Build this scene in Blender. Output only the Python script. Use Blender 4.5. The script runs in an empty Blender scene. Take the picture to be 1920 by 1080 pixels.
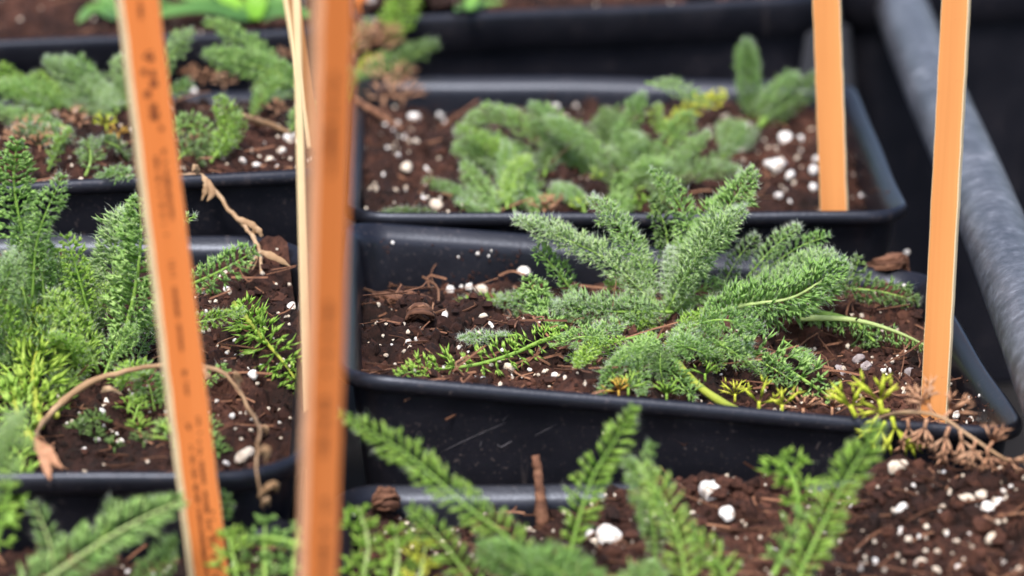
import bpy, math, random
import numpy as np
from mathutils import Vector, Matrix

rng = np.random.default_rng(11)
random.seed(11)
scene = bpy.context.scene
COL = scene.collection

# ------------------------------------------------------------------ camera
FPX = 6600.0                       # focal length in pixels of a 1920 wide picture
PITCH = math.radians(16.5)
DIST = FPX / 1180 * 0.1
CAM = np.array([0.0, -DIST * math.cos(PITCH), 0.09 + DIST * math.sin(PITCH)])
cam_data = bpy.data.cameras.new('camera')
cam_data.sensor_width = 36.0
cam_data.lens = FPX / 1920 * 36.0
cam_data.clip_start = 0.01
cam_data.clip_end = 50.0
cam_data.dof.use_dof = True
cam_data.dof.focus_distance = 0.551
cam_data.dof.aperture_fstop = 17.5
cam = bpy.data.objects.new('camera', cam_data)
cam.location = CAM
cam.rotation_euler = (math.pi / 2 - PITCH, 0, 0)
COL.objects.link(cam)
scene.camera = cam

# ------------------------------------------------------------------ light
SUN_EL, SUN_AZ = math.radians(57), math.radians(-166)     # azimuth measured from +Y towards +X
world = bpy.data.worlds.new('World')
scene.world = world
world.use_nodes = True
wn = world.node_tree
wn.nodes.clear()
wo = wn.nodes.new('ShaderNodeOutputWorld')
wb = wn.nodes.new('ShaderNodeBackground')
sky = wn.nodes.new('ShaderNodeTexSky')
sky.sky_type = 'NISHITA'
sky.sun_disc = False
sky.sun_elevation = SUN_EL
sky.sun_rotation = SUN_AZ
sky.air_density = 0.9
sky.dust_density = 3.2
sky.ozone_density = 0.6
wb.inputs['Strength'].default_value = 0.105
wn.links.new(sky.outputs[0], wb.inputs['Color'])
wn.links.new(wb.outputs[0], wo.inputs['Surface'])
sun_data = bpy.data.lights.new('sun', 'SUN')
sun_data.energy = 1.45
sun_data.angle = math.radians(13)
sun_data.color = (1.0, 0.94, 0.86)
sun = bpy.data.objects.new('sun', sun_data)
sd = Vector((math.sin(SUN_AZ) * math.cos(SUN_EL), math.cos(SUN_AZ) * math.cos(SUN_EL), math.sin(SUN_EL)))
sun.rotation_euler = sd.to_track_quat('Z', 'Y').to_euler()
sun.location = (0, 0, 2)
COL.objects.link(sun)
vs = scene.view_settings
vs.view_transform = 'Standard'
vs.look = 'None'
vs.gamma = 1.0
vs.use_curve_mapping = False
vs.exposure = 1.48

# ------------------------------------------------------------------ pixel <-> place helpers
_c, _s = math.cos(PITCH), math.sin(PITCH)
_R, _U, _F = np.array([1.0, 0, 0]), np.array([0, _s, _c]), np.array([0, _c, -_s])
def ray(px, py):
    return _R * ((px - 960) / FPX) + _U * ((540 - py) / FPX) + _F
def at_z(px, py, z):
    d = ray(px, py)
    return CAM + d * ((z - CAM[2]) / d[2])
def at_y(px, py, y):
    d = ray(px, py)
    return CAM + d * ((y - CAM[1]) / d[1])
def px_len(p, n):                  # length in metres of n picture pixels at point p
    return n * float(np.dot(np.asarray(p) - CAM, _F)) / FPX

# ------------------------------------------------------------------ materials
def mat(name):
    m = bpy.data.materials.new(name)
    m.use_nodes = True
    nt = m.node_tree
    nt.nodes.clear()
    out = nt.nodes.new('ShaderNodeOutputMaterial')
    return m, nt, out
def N(nt, t, **kw):
    n = nt.nodes.new(t)
    for k, v in kw.items():
        if k.startswith('i_'):
            key = k[2:]
            n.inputs[int(key) if key.isdigit() else key.replace('_', ' ')].default_value = v
        else:
            setattr(n, k, v)
    return n
def ramp(nt, stops):
    r = nt.nodes.new('ShaderNodeValToRGB')
    el = r.color_ramp.elements
    el[0].position, el[0].color = stops[0][0], (*stops[0][1], 1)
    el[1].position, el[1].color = stops[-1][0], (*stops[-1][1], 1)
    for p, c in stops[1:-1]:
        e = el.new(p)
        e.color = (*c, 1)
    return r
def c3(r, g, b):
    return (r, g, b)

def leaf_material(name, dark, mid, light, trans=0.28, rough=0.6):
    m, nt, out = mat(name)
    att = N(nt, 'ShaderNodeAttribute', attribute_name='tone')
    oi = N(nt, 'ShaderNodeObjectInfo')
    geo = N(nt, 'ShaderNodeNewGeometry')
    nz = N(nt, 'ShaderNodeTexNoise', i_Scale=260.0, i_Detail=2.0)
    nt.links.new(geo.outputs['Position'], nz.inputs['Vector'])
    a = N(nt, 'ShaderNodeMath', operation='MULTIPLY_ADD')
    a.inputs[1].default_value = 0.55
    nt.links.new(att.outputs['Fac'], a.inputs[0])
    b = N(nt, 'ShaderNodeMath', operation='MULTIPLY_ADD')
    b.inputs[1].default_value = 0.35
    nt.links.new(oi.outputs['Random'], b.inputs[0])
    b.inputs[2].default_value = -0.15
    nt.links.new(b.outputs[0], a.inputs[2])
    c = N(nt, 'ShaderNodeMath', operation='MULTIPLY_ADD')
    c.inputs[1].default_value = 0.45
    nt.links.new(nz.outputs['Fac'], c.inputs[0])
    nt.links.new(a.outputs[0], c.inputs[2])
    r = ramp(nt, [(0.1, dark), (0.5, mid), (0.9, light)])
    nt.links.new(c.outputs[0], r.inputs[0])
    p = N(nt, 'ShaderNodeBsdfPrincipled', i_Roughness=rough)
    p.inputs['Specular IOR Level'].default_value = 0.3
    nt.links.new(r.outputs[0], p.inputs['Base Color'])
    t = N(nt, 'ShaderNodeBsdfTranslucent')
    hs = N(nt, 'ShaderNodeHueSaturation', i_Saturation=1.15, i_Value=1.5)
    nt.links.new(r.outputs[0], hs.inputs['Color'])
    nt.links.new(hs.outputs[0], t.inputs['Color'])
    mx = N(nt, 'ShaderNodeMixShader')
    mx.inputs[0].default_value = trans
    nt.links.new(p.outputs[0], mx.inputs[1])
    nt.links.new(t.outputs[0], mx.inputs[2])
    nt.links.new(mx.outputs[0], out.inputs['Surface'])
    return m
M = {}
M['leaf'] = leaf_material('leaf_green', c3(0.16, 0.32, 0.075), c3(0.265, 0.47, 0.125), c3(0.43, 0.62, 0.22))
M['leaf_bright'] = leaf_material('leaf_bright', c3(0.22, 0.41, 0.06), c3(0.35, 0.56, 0.1), c3(0.52, 0.7, 0.18), 0.35)
M['leaf_silver'] = leaf_material('leaf_silver', c3(0.2, 0.37, 0.1), c3(0.32, 0.5, 0.18), c3(0.49, 0.64, 0.31))
M['leaf_dark'] = leaf_material('leaf_dark', c3(0.1, 0.19, 0.05), c3(0.17, 0.29, 0.085), c3(0.26, 0.4, 0.14))
M['leaf_yellow'] = leaf_material('leaf_yellow', c3(0.5, 0.6, 0.06), c3(0.66, 0.72, 0.09), c3(0.78, 0.76, 0.16), 0.35)
M['leaf_lime'] = leaf_material('leaf_lime', c3(0.28, 0.46, 0.06), c3(0.40, 0.57, 0.09), c3(0.55, 0.67, 0.16), 0.35)
M['leaf_gold'] = leaf_material('leaf_gold', c3(0.55, 0.33, 0.05), c3(0.70, 0.45, 0.08), c3(0.75, 0.60, 0.15), 0.3)
M['leaf_brown'] = leaf_material('leaf_dry', c3(0.32, 0.15, 0.08), c3(0.54, 0.3, 0.18), c3(0.68, 0.46, 0.3), 0.2, 0.8)
M['rib'] = leaf_material('rib_green', c3(0.198, 0.374, 0.066), c3(0.297, 0.484, 0.099), c3(0.418, 0.594, 0.165), 0.25, 0.5)
M['rib_pale'] = leaf_material('rib_pale', c3(0.32, 0.46, 0.15), c3(0.45, 0.58, 0.22), c3(0.55, 0.65, 0.30), 0.25, 0.5)
M['stem_yellow'] = leaf_material('stem_yellow', c3(0.30, 0.38, 0.05), c3(0.42, 0.48, 0.08), c3(0.52, 0.55, 0.12), 0.2, 0.45)
M['strap'] = leaf_material('strap_green', c3(0.05, 0.14, 0.035), c3(0.10, 0.24, 0.06), c3(0.20, 0.38, 0.10), 0.3, 0.4)
M['strap_bright'] = leaf_material('strap_bright', c3(0.14, 0.34, 0.03), c3(0.22, 0.46, 0.05), c3(0.34, 0.58, 0.10), 0.35, 0.4)
M['hair'] = leaf_material('leaf_hair', c3(0.56, 0.64, 0.5), c3(0.7, 0.75, 0.64), c3(0.84, 0.86, 0.79), 0.5, 0.6)
M['straw'] = leaf_material('dry_stem', c3(0.22, 0.13, 0.065), c3(0.36, 0.23, 0.13), c3(0.5, 0.36, 0.23), 0.1, 0.75)

def solid_material(name, stops, scale, detail=5.0, rough=0.85, bump=0.3, bdist=0.0004, spec=0.3, attr=True):
    m, nt, out = mat(name)
    tc = N(nt, 'ShaderNodeNewGeometry')
    nz = N(nt, 'ShaderNodeTexNoise', i_Scale=scale, i_Detail=detail, i_Roughness=0.65)
    nt.links.new(tc.outputs['Position'], nz.inputs['Vector'])
    r = ramp(nt, stops)
    if attr:
        att = N(nt, 'ShaderNodeAttribute', attribute_name='tone')
        a = N(nt, 'ShaderNodeMath', operation='MULTIPLY_ADD')
        a.inputs[1].default_value = 0.55
        nt.links.new(att.outputs['Fac'], a.inputs[0])
        b = N(nt, 'ShaderNodeMath', operation='MULTIPLY_ADD')
        b.inputs[1].default_value = 0.9
        b.inputs[2].default_value = -0.22
        nt.links.new(nz.outputs['Fac'], b.inputs[0])
        nt.links.new(b.outputs[0], a.inputs[2])
        nt.links.new(a.outputs[0], r.inputs[0])
    else:
        nt.links.new(nz.outputs['Fac'], r.inputs[0])
    p = N(nt, 'ShaderNodeBsdfPrincipled', i_Roughness=rough)
    p.inputs['Specular IOR Level'].default_value = spec
    nt.links.new(r.outputs[0], p.inputs['Base Color'])
    bm = N(nt, 'ShaderNodeBump', i_Strength=bump, i_Distance=bdist)
    nt.links.new(nz.outputs['Fac'], bm.inputs['Height'])
    nt.links.new(bm.outputs[0], p.inputs['Normal'])
    nt.links.new(p.outputs[0], out.inputs['Surface'])
    return m
M['soil'] = solid_material('potting_soil', [(0.15, c3(0.007, 0.0032, 0.0026)), (0.5, c3(0.029, 0.0108, 0.0072)), (0.95, c3(0.112, 0.046, 0.029))], 900, 6, 0.9, 0.6, 0.0006)
M['fibre'] = solid_material('coir_fibre', [(0.1, c3(0.07, 0.03, 0.018)), (0.6, c3(0.20, 0.095, 0.055)), (1.0, c3(0.36, 0.20, 0.12))], 500, 4, 0.85, 0.3)
M['bark'] = solid_material('bark_chip', [(0.1, c3(0.06, 0.026, 0.016)), (0.6, c3(0.17, 0.08, 0.048)), (1.0, c3(0.28, 0.15, 0.09))], 700, 5, 0.85, 0.6)
M['perlite'] = solid_material('perlite', [(0.33, c3(0.22, 0.14, 0.10)), (0.44, c3(0.64, 0.60, 0.55)), (0.52, c3(0.80, 0.79, 0.77)), (0.8, c3(0.86, 0.86, 0.85))], 750, 6, 0.9, 0.7, 0.0003, attr=False)
M['perlite_tan'] = solid_material('perlite_tan', [(0.25, c3(0.42, 0.33, 0.24)), (0.5, c3(0.62, 0.54, 0.44)), (0.8, c3(0.76, 0.72, 0.64))], 1400, 4, 0.9, 0.7, 0.0003, attr=False)
M['perlite_grey'] = solid_material('perlite_grey', [(0.25, c3(0.16, 0.12, 0.12)), (0.5, c3(0.30, 0.26, 0.26)), (0.8, c3(0.5, 0.47, 0.47))], 1200, 4, 0.9, 0.7, 0.0003, attr=False)

def pot_material():
    m, nt, out = mat('black_plastic')
    g = N(nt, 'ShaderNodeNewGeometry')
    n1 = N(nt, 'ShaderNodeTexNoise', i_Scale=60.0, i_Detail=6.0, i_Roughness=0.7)
    n2 = N(nt, 'ShaderNodeTexNoise', i_Scale=1500.0, i_Detail=3.0)
    mp = N(nt, 'ShaderNodeMapping')
    mp.inputs['Scale'].default_value = (420, 420, 22)
    mp.inputs['Rotation'].default_value = (0.3, 0.5, 0.2)
    n3 = N(nt, 'ShaderNodeTexNoise', i_Scale=1.0, i_Detail=3.0)
    for a, b in ((g.outputs['Position'], n1.inputs['Vector']), (g.outputs['Position'], n2.inputs['Vector']),
                 (g.outputs['Position'], mp.inputs['Vector']), (mp.outputs[0], n3.inputs['Vector'])):
        nt.links.new(a, b)
    r1 = ramp(nt, [(0.42, c3(0, 0, 0)), (0.75, c3(1, 1, 1))])
    nt.links.new(n1.outputs['Fac'], r1.inputs[0])
    r2 = ramp(nt, [(0.61, c3(0, 0, 0)), (0.74, c3(1, 1, 1))])
    nt.links.new(n2.outputs['Fac'], r2.inputs[0])
    r3 = ramp(nt, [(0.68, c3(0, 0, 0)), (0.80, c3(1, 1, 1))])
    nt.links.new(n3.outputs['Fac'], r3.inputs[0])
    mx1 = N(nt, 'ShaderNodeMixRGB')
    mx1.inputs[1].default_value = (0.0062, 0.0065, 0.0095, 1)
    mx1.inputs[2].default_value = (0.013, 0.0125, 0.017, 1)
    nt.links.new(r1.outputs[0], mx1.inputs[0])
    ml = N(nt, 'ShaderNodeMath', operation='MULTIPLY')
    nt.links.new(r1.outputs[0], ml.inputs[0])
    nt.links.new(r2.outputs[0], ml.inputs[1])
    ad = N(nt, 'ShaderNodeMath', operation='MULTIPLY_ADD')
    ad.inputs[1].default_value = 0.25
    nt.links.new(r3.outputs[0], ad.inputs[0])
    nt.links.new(ml.outputs[0], ad.inputs[2])
    mx2 = N(nt, 'ShaderNodeMixRGB')
    mx2.inputs[2].default_value = (0.13, 0.105, 0.10, 1)
    nt.links.new(ad.outputs[0], mx2.inputs[0])
    nt.links.new(mx1.outputs[0], mx2.inputs[1])
    p = N(nt, 'ShaderNodeBsdfPrincipled')
    p.inputs['Specular IOR Level'].default_value = 0.42
    p.inputs['Specular Tint'].default_value = (0.70, 0.79, 1.0, 1)
    rr = N(nt, 'ShaderNodeMapRange')
    rr.inputs['To Min'].default_value = 0.27
    rr.inputs['To Max'].default_value = 0.45
    nt.links.new(n1.outputs['Fac'], rr.inputs[0])
    nt.links.new(rr.outputs[0], p.inputs['Roughness'])
    nt.links.new(mx2.outputs[0], p.inputs['Base Color'])
    bm = N(nt, 'ShaderNodeBump', i_Strength=0.12, i_Distance=0.0003)
    nt.links.new(n2.outputs['Fac'], bm.inputs['Height'])
    nt.links.new(bm.outputs[0], p.inputs['Normal'])
    nt.links.new(p.outputs[0], out.inputs['Surface'])
    return m
M['pot'] = pot_material()
M['scratch'] = solid_material('chalky_scratch', [(0.3, c3(0.03, 0.03, 0.036)), (0.7, c3(0.09, 0.085, 0.10))], 700, 4, 0.9, 0.1, attr=False)

def stake_material(name, a, b, sc=(500, 500, 10), trans=0.12):
    m, nt, out = mat(name)
    tc = N(nt, 'ShaderNodeTexCoord')
    mp = N(nt, 'ShaderNodeMapping')
    mp.inputs['Scale'].default_value = sc
    nt.links.new(tc.outputs['Object'], mp.inputs['Vector'])
    nz = N(nt, 'ShaderNodeTexNoise', i_Scale=1.0, i_Detail=4.0)
    nt.links.new(mp.outputs[0], nz.inputs['Vector'])
    r = ramp(nt, [(0.3, a), (0.7, b)])
    nt.links.new(nz.outputs['Fac'], r.inputs[0])
    # soil splashes and water stains
    n2 = N(nt, 'ShaderNodeTexNoise', i_Scale=330.0, i_Detail=6.0, i_Roughness=0.7)
    nt.links.new(tc.outputs['Object'], n2.inputs['Vector'])
    r2 = ramp(nt, [(0.66, c3(0, 0, 0)), (0.86, c3(1, 1, 1))])
    nt.links.new(n2.outputs['Fac'], r2.inputs[0])
    n3 = N(nt, 'ShaderNodeTexNoise', i_Scale=70.0, i_Detail=3.0)
    nt.links.new(tc.outputs['Object'], n3.inputs['Vector'])
    m3 = N(nt, 'ShaderNodeMixRGB', blend_type='MULTIPLY')
    m3.inputs[2].default_value = (0.94, 0.90, 0.86, 1)
    nt.links.new(n3.outputs['Fac'], m3.inputs[0])
    nt.links.new(r.outputs[0], m3.inputs[1])
    m2 = N(nt, 'ShaderNodeMixRGB')
    m2.inputs[2].default_value = (0.20, 0.085, 0.04, 1)
    nt.links.new(r2.outputs[0], m2.inputs[0])
    nt.links.new(m3.outputs[0], m2.inputs[1])
    r = m2
    p = N(nt, 'ShaderNodeBsdfPrincipled', i_Roughness=0.55)
    p.inputs['Specular IOR Level'].default_value = 0.3
    nt.links.new(r.outputs[0], p.inputs['Base Color'])
    bm = N(nt, 'ShaderNodeBump', i_Strength=0.15, i_Distance=0.0002)
    nt.links.new(nz.outputs['Fac'], bm.inputs['Height'])
    nt.links.new(bm.outputs[0], p.inputs['Normal'])
    t = N(nt, 'ShaderNodeBsdfTranslucent')
    nt.links.new(r.outputs[0], t.inputs['Color'])
    mx = N(nt, 'ShaderNodeMixShader')
    mx.inputs[0].default_value = trans
    nt.links.new(p.outputs[0], mx.inputs[1])
    nt.links.new(t.outputs[0], mx.inputs[2])
    nt.links.new(mx.outputs[0], out.inputs['Surface'])
    return m
M['orange'] = stake_material('orange_paint', c3(0.72, 0.215, 0.05), c3(0.82, 0.27, 0.075))
M['orange_light'] = stake_material('light_orange_paint', c3(0.60, 0.25, 0.08), c3(0.76, 0.34, 0.115))
M['edge'] = stake_material('cream_edge', c3(0.84, 0.66, 0.38), c3(0.90, 0.78, 0.52))
M['edge_pink'] = stake_material('salmon_edge', c3(0.78, 0.42, 0.24), c3(0.84, 0.50, 0.30))
M['white_tag'] = stake_material('white_label', c3(0.75, 0.75, 0.75), c3(0.82, 0.82, 0.82))
M['ink'] = solid_material('faded_ink', [(0.3, c3(0.10, 0.025, 0.012)), (0.7, c3(0.26, 0.07, 0.02))], 900, 3, 0.7, 0.0, attr=False)
M['pipe'] = solid_material('weathered_pipe', [(0.25, c3(0.030, 0.031, 0.036)), (0.48, c3(0.065, 0.068, 0.080)), (0.62, c3(0.11, 0.115, 0.135)), (0.8, c3(0.30, 0.31, 0.34))], 420, 10, 0.42, 0.22, 0.0005, 0.45, attr=False)
_nt = M['pipe'].node_tree
_p = [n_ for n_ in _nt.nodes if n_.type == 'BSDF_PRINCIPLED'][0]
_lk = _p.inputs['Base Color'].links[0].from_socket
_g = N(_nt, 'ShaderNodeNewGeometry'); _n = N(_nt, 'ShaderNodeTexNoise', i_Scale=85.0, i_Detail=7.0, i_Roughness=0.75)
_nt.links.new(_g.outputs['Position'], _n.inputs['Vector'])
_r = ramp(_nt, [(0.32, c3(0.60, 0.59, 0.60)), (0.5, c3(1, 1, 1)), (0.70, c3(1.6, 1.58, 1.55))]); _nt.links.new(_n.outputs['Fac'], _r.inputs[0])
_m = N(_nt, 'ShaderNodeMixRGB', blend_type='MULTIPLY'); _m.inputs[0].default_value = 1.0
_nt.links.new(_lk, _m.inputs[1]); _nt.links.new(_r.outputs[0], _m.inputs[2]); _nt.links.new(_m.outputs[0], _p.inputs['Base Color'])
M['bench'] = solid_material('bench_fabric', [(0.3, c3(0.006, 0.006, 0.007)), (0.7, c3(0.016, 0.014, 0.015))], 300, 4, 0.9, 0.3, attr=False)

# ------------------------------------------------------------------ mesh helpers
def new_obj(name, mesh, parent=None):
    o = bpy.data.objects.new(name, mesh)
    COL.objects.link(o)
    if parent is not None:
        o.parent = parent
    return o
def tag(o, label=None, cat=None, group=None, kind=None):
    if label: o['label'] = label
    if cat: o['category'] = cat
    if group: o['group'] = group
    if kind: o['kind'] = kind
    return o
def empty(name, loc):
    o = bpy.data.objects.new(name, None)
    o.empty_display_size = 0.01
    o.location = loc
    COL.objects.link(o)
    return o
class MB:
    """collects vertices, triangles/quads, material slots and a tone per vertex"""
    def __init__(self):
        self.v, self.f3, self.m3, self.f4, self.m4, self.t, self.n = [], [], [], [], [], [], 0
    def add(self, v, f3=None, f4=None, m=0, tone=0.5):
        v = np.asarray(v, float).reshape(-1, 3)
        if f3 is not None and len(f3):
            f3 = np.asarray(f3, int).reshape(-1, 3) + self.n
            self.f3.append(f3); self.m3.append(np.full(len(f3), m))
        if f4 is not None and len(f4):
            f4 = np.asarray(f4, int).reshape(-1, 4) + self.n
            self.f4.append(f4); self.m4.append(np.full(len(f4), m))
        self.v.append(v)
        self.t.append(np.broadcast_to(np.asarray(tone, float), (len(v),)))
        self.n += len(v)
    def mesh(self, name, mats, origin=(0, 0, 0), smooth=True, sharp=None):
        v = np.concatenate(self.v) - np.asarray(origin)
        f3 = np.concatenate(self.f3) if self.f3 else np.zeros((0, 3), int)
        f4 = np.concatenate(self.f4) if self.f4 else np.zeros((0, 4), int)
        mi = np.concatenate(([np.concatenate(self.m3)] if self.m3 else []) + ([np.concatenate(self.m4)] if self.m4 else []))
        me = bpy.data.meshes.new(name)
        me.vertices.add(len(v)); me.vertices.foreach_set('co', v.ravel())
        nl = f3.size + f4.size
        me.loops.add(nl); me.loops.foreach_set('vertex_index', np.concatenate([f3.ravel(), f4.ravel()]).astype(np.int32))
        npoly = len(f3) + len(f4)
        me.polygons.add(npoly)
        starts = np.concatenate([np.arange(len(f3)) * 3, f3.size + np.arange(len(f4)) * 4]).astype(np.int32)
        me.polygons.foreach_set('loop_start', starts)
        me.polygons.foreach_set('material_index', mi.astype(np.int32))
        me.polygons.foreach_set('use_smooth', np.full(npoly, smooth))
        a = me.attributes.new('tone', 'FLOAT', 'POINT')
        a.data.foreach_set('value', np.concatenate(self.t).astype(np.float32))
        for m in mats: me.materials.append(m)
        me.update(calc_edges=True)
        me.validate()
        if sharp: me.set_sharp_from_angle(angle=math.radians(sharp))
        return me
def unit(a):
    return a / np.maximum(np.linalg.norm(a, axis=-1, keepdims=True), 1e-12)
def curve(pts, n):
    """Catmull-Rom through pts, n samples evenly spaced in length"""
    P = np.asarray(pts, float)
    if len(P) == 2:
        P = np.array([P[0], (P[0] + P[1]) / 2 + np.array([0, 0, 0.04]) * np.linalg.norm(P[1] - P[0]), P[1]])
    Q = np.vstack([2 * P[0] - P[1], P, 2 * P[-1] - P[-2]])
    out = []
    for i in range(1, len(Q) - 2):
        t = np.linspace(0, 1, 16, endpoint=False)[:, None]
        p0, p1, p2, p3 = Q[i - 1], Q[i], Q[i + 1], Q[i + 2]
        out.append(0.5 * (2 * p1 + (p2 - p0) * t + (2 * p0 - 5 * p1 + 4 * p2 - p3) * t ** 2 + (-p0 + 3 * p1 - 3 * p2 + p3) * t ** 3))
    out.append(P[-1:])
    C = np.concatenate(out)
    L = np.concatenate([[0], np.cumsum(np.linalg.norm(np.diff(C, axis=0), axis=1))])
    s = np.linspace(0, L[-1], n)
    return np.stack([np.interp(s, L, C[:, k]) for k in range(3)], 1), L[-1]
def frames(C, up):
    T = unit(np.gradient(C, axis=0))
    S = unit(np.cross(T, np.broadcast_to(up, T.shape)))
    U = np.cross(S, T)
    return T, S, U
def tube(mb, C, rad, k=6, m=0, tone=0.5, flat=1.0, up=(0.2, -0.5, 1.0), cap=True):
    C = np.asarray(C); n = len(C)
    rad = np.broadcast_to(np.asarray(rad, float), (n,))
    T, S, U = frames(C, unit(np.array(up, float)))
    a = np.arange(k) / k * 2 * math.pi
    V = C[:, None] + rad[:, None, None] * (np.cos(a)[None, :, None] * S[:, None] + flat * np.sin(a)[None, :, None] * U[:, None])
    i, j = np.meshgrid(np.arange(n - 1), np.arange(k), indexing='ij')
    q = np.stack([i * k + j, i * k + (j + 1) % k, (i + 1) * k + (j + 1) % k, (i + 1) * k + j], -1).reshape(-1, 4)
    tn = np.repeat(np.broadcast_to(np.asarray(tone, float), (n,)), k)
    V = V.reshape(-1, 3)
    f3 = []
    if cap:
        V = np.vstack([V, C[0], C[-1]]); tn = np.concatenate([tn, [tn[0], tn[-1]]])
        b, e = n * k, n * k + 1
        for j2 in range(k):
            f3.append((b, (j2 + 1) % k, j2)); f3.append((e, (n - 1) * k + j2, (n - 1) * k + (j2 + 1) % k))
    mb.add(V, f3, q, m, tn)
def spindles(mb, P, D, L, W, m=0, tone=0.5, Nrm=None, flat=0.45, mid=0.45):
    """many little pointed lobes: P base, D unit direction, L length, W half width"""
    n = len(P)
    if n == 0: return
    if Nrm is None: Nrm = rng.normal(size=(n, 3))
    X = unit(np.cross(D, Nrm)); Y = np.cross(D, X)
    c = P + D * (L * mid)[:, None]
    V = np.empty((n, 5, 3))
    V[:, 0] = P
    V[:, 1] = c + X * W[:, None]
    V[:, 2] = c - X * W[:, None]
    V[:, 3] = c + Y * (W * flat * 1.3)[:, None]
    V[:, 4] = P + D * L[:, None]
    f = np.array([[0, 3, 1], [0, 2, 3], [0, 1, 2], [4, 1, 3], [4, 3, 2], [4, 2, 1]])
    F = (np.arange(n) * 5)[:, None, None] + f[None]
    tn = np.repeat(np.broadcast_to(np.asarray(tone, float), (n,)), 5)
    mb.add(V.reshape(-1, 3), F.reshape(-1, 3), None, m, tn)
def slivers(mb, P, D, L, W, m=0, tone=0.5):
    n = len(P)
    if n == 0: return
    X = unit(np.cross(D, rng.normal(size=(n, 3))))
    V = np.stack([P + X * W[:, None], P - X * W[:, None], P + D * L[:, None]], 1)
    F = np.arange(n * 3).reshape(-1, 3)
    tn = np.repeat(np.broadcast_to(np.asarray(tone, float), (n,)), 3)
    mb.add(V.reshape(-1, 3), F, None, m, tn)

# ------------------------------------------------------------------ pots: four rim corners each
class Pot: pass
def bil(Q, u, v):                 # Q = FL, FR, BR, BL
    u = np.asarray(u)[..., None]; v = np.asarray(v)[..., None]
    return Q[0] * (1 - u) * (1 - v) + Q[1] * u * (1 - v) + Q[2] * u * v + Q[3] * (1 - u) * v
def inv_bil(Q, x, y):
    u = v = 0.5
    for _ in range(7):
        p = (Q[0] * (1 - u) * (1 - v) + Q[1] * u * (1 - v) + Q[2] * u * v + Q[3] * (1 - u) * v)
        du = (Q[1] - Q[0]) * (1 - v) + (Q[2] - Q[3]) * v
        dv = (Q[3] - Q[0]) * (1 - u) + (Q[2] - Q[1]) * u
        ex, ey = x - p[0], y - p[1]
        det = du[0] * dv[1] - dv[0] * du[1]
        u += (ex * dv[1] - dv[0] * ey) / det
        v += (du[0] * ey - ex * du[1]) / det
    return u, v
def vnoise(n, cells, seed):
    g = np.random.default_rng(seed).random((cells + 2, cells + 2))
    x = np.linspace(0, cells, n, endpoint=False)
    i = x.astype(int); f = x - i; f = f * f * (3 - 2 * f)
    a = g[i][:, i]; b = g[i + 1][:, i]; c = g[i][:, i + 1]; d = g[i + 1][:, i + 1]
    fx, fy = f[:, None], f[None, :]
    return (a * (1 - fx) + b * fx) * (1 - fy) + (c * (1 - fx) + d * fx) * fy

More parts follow.
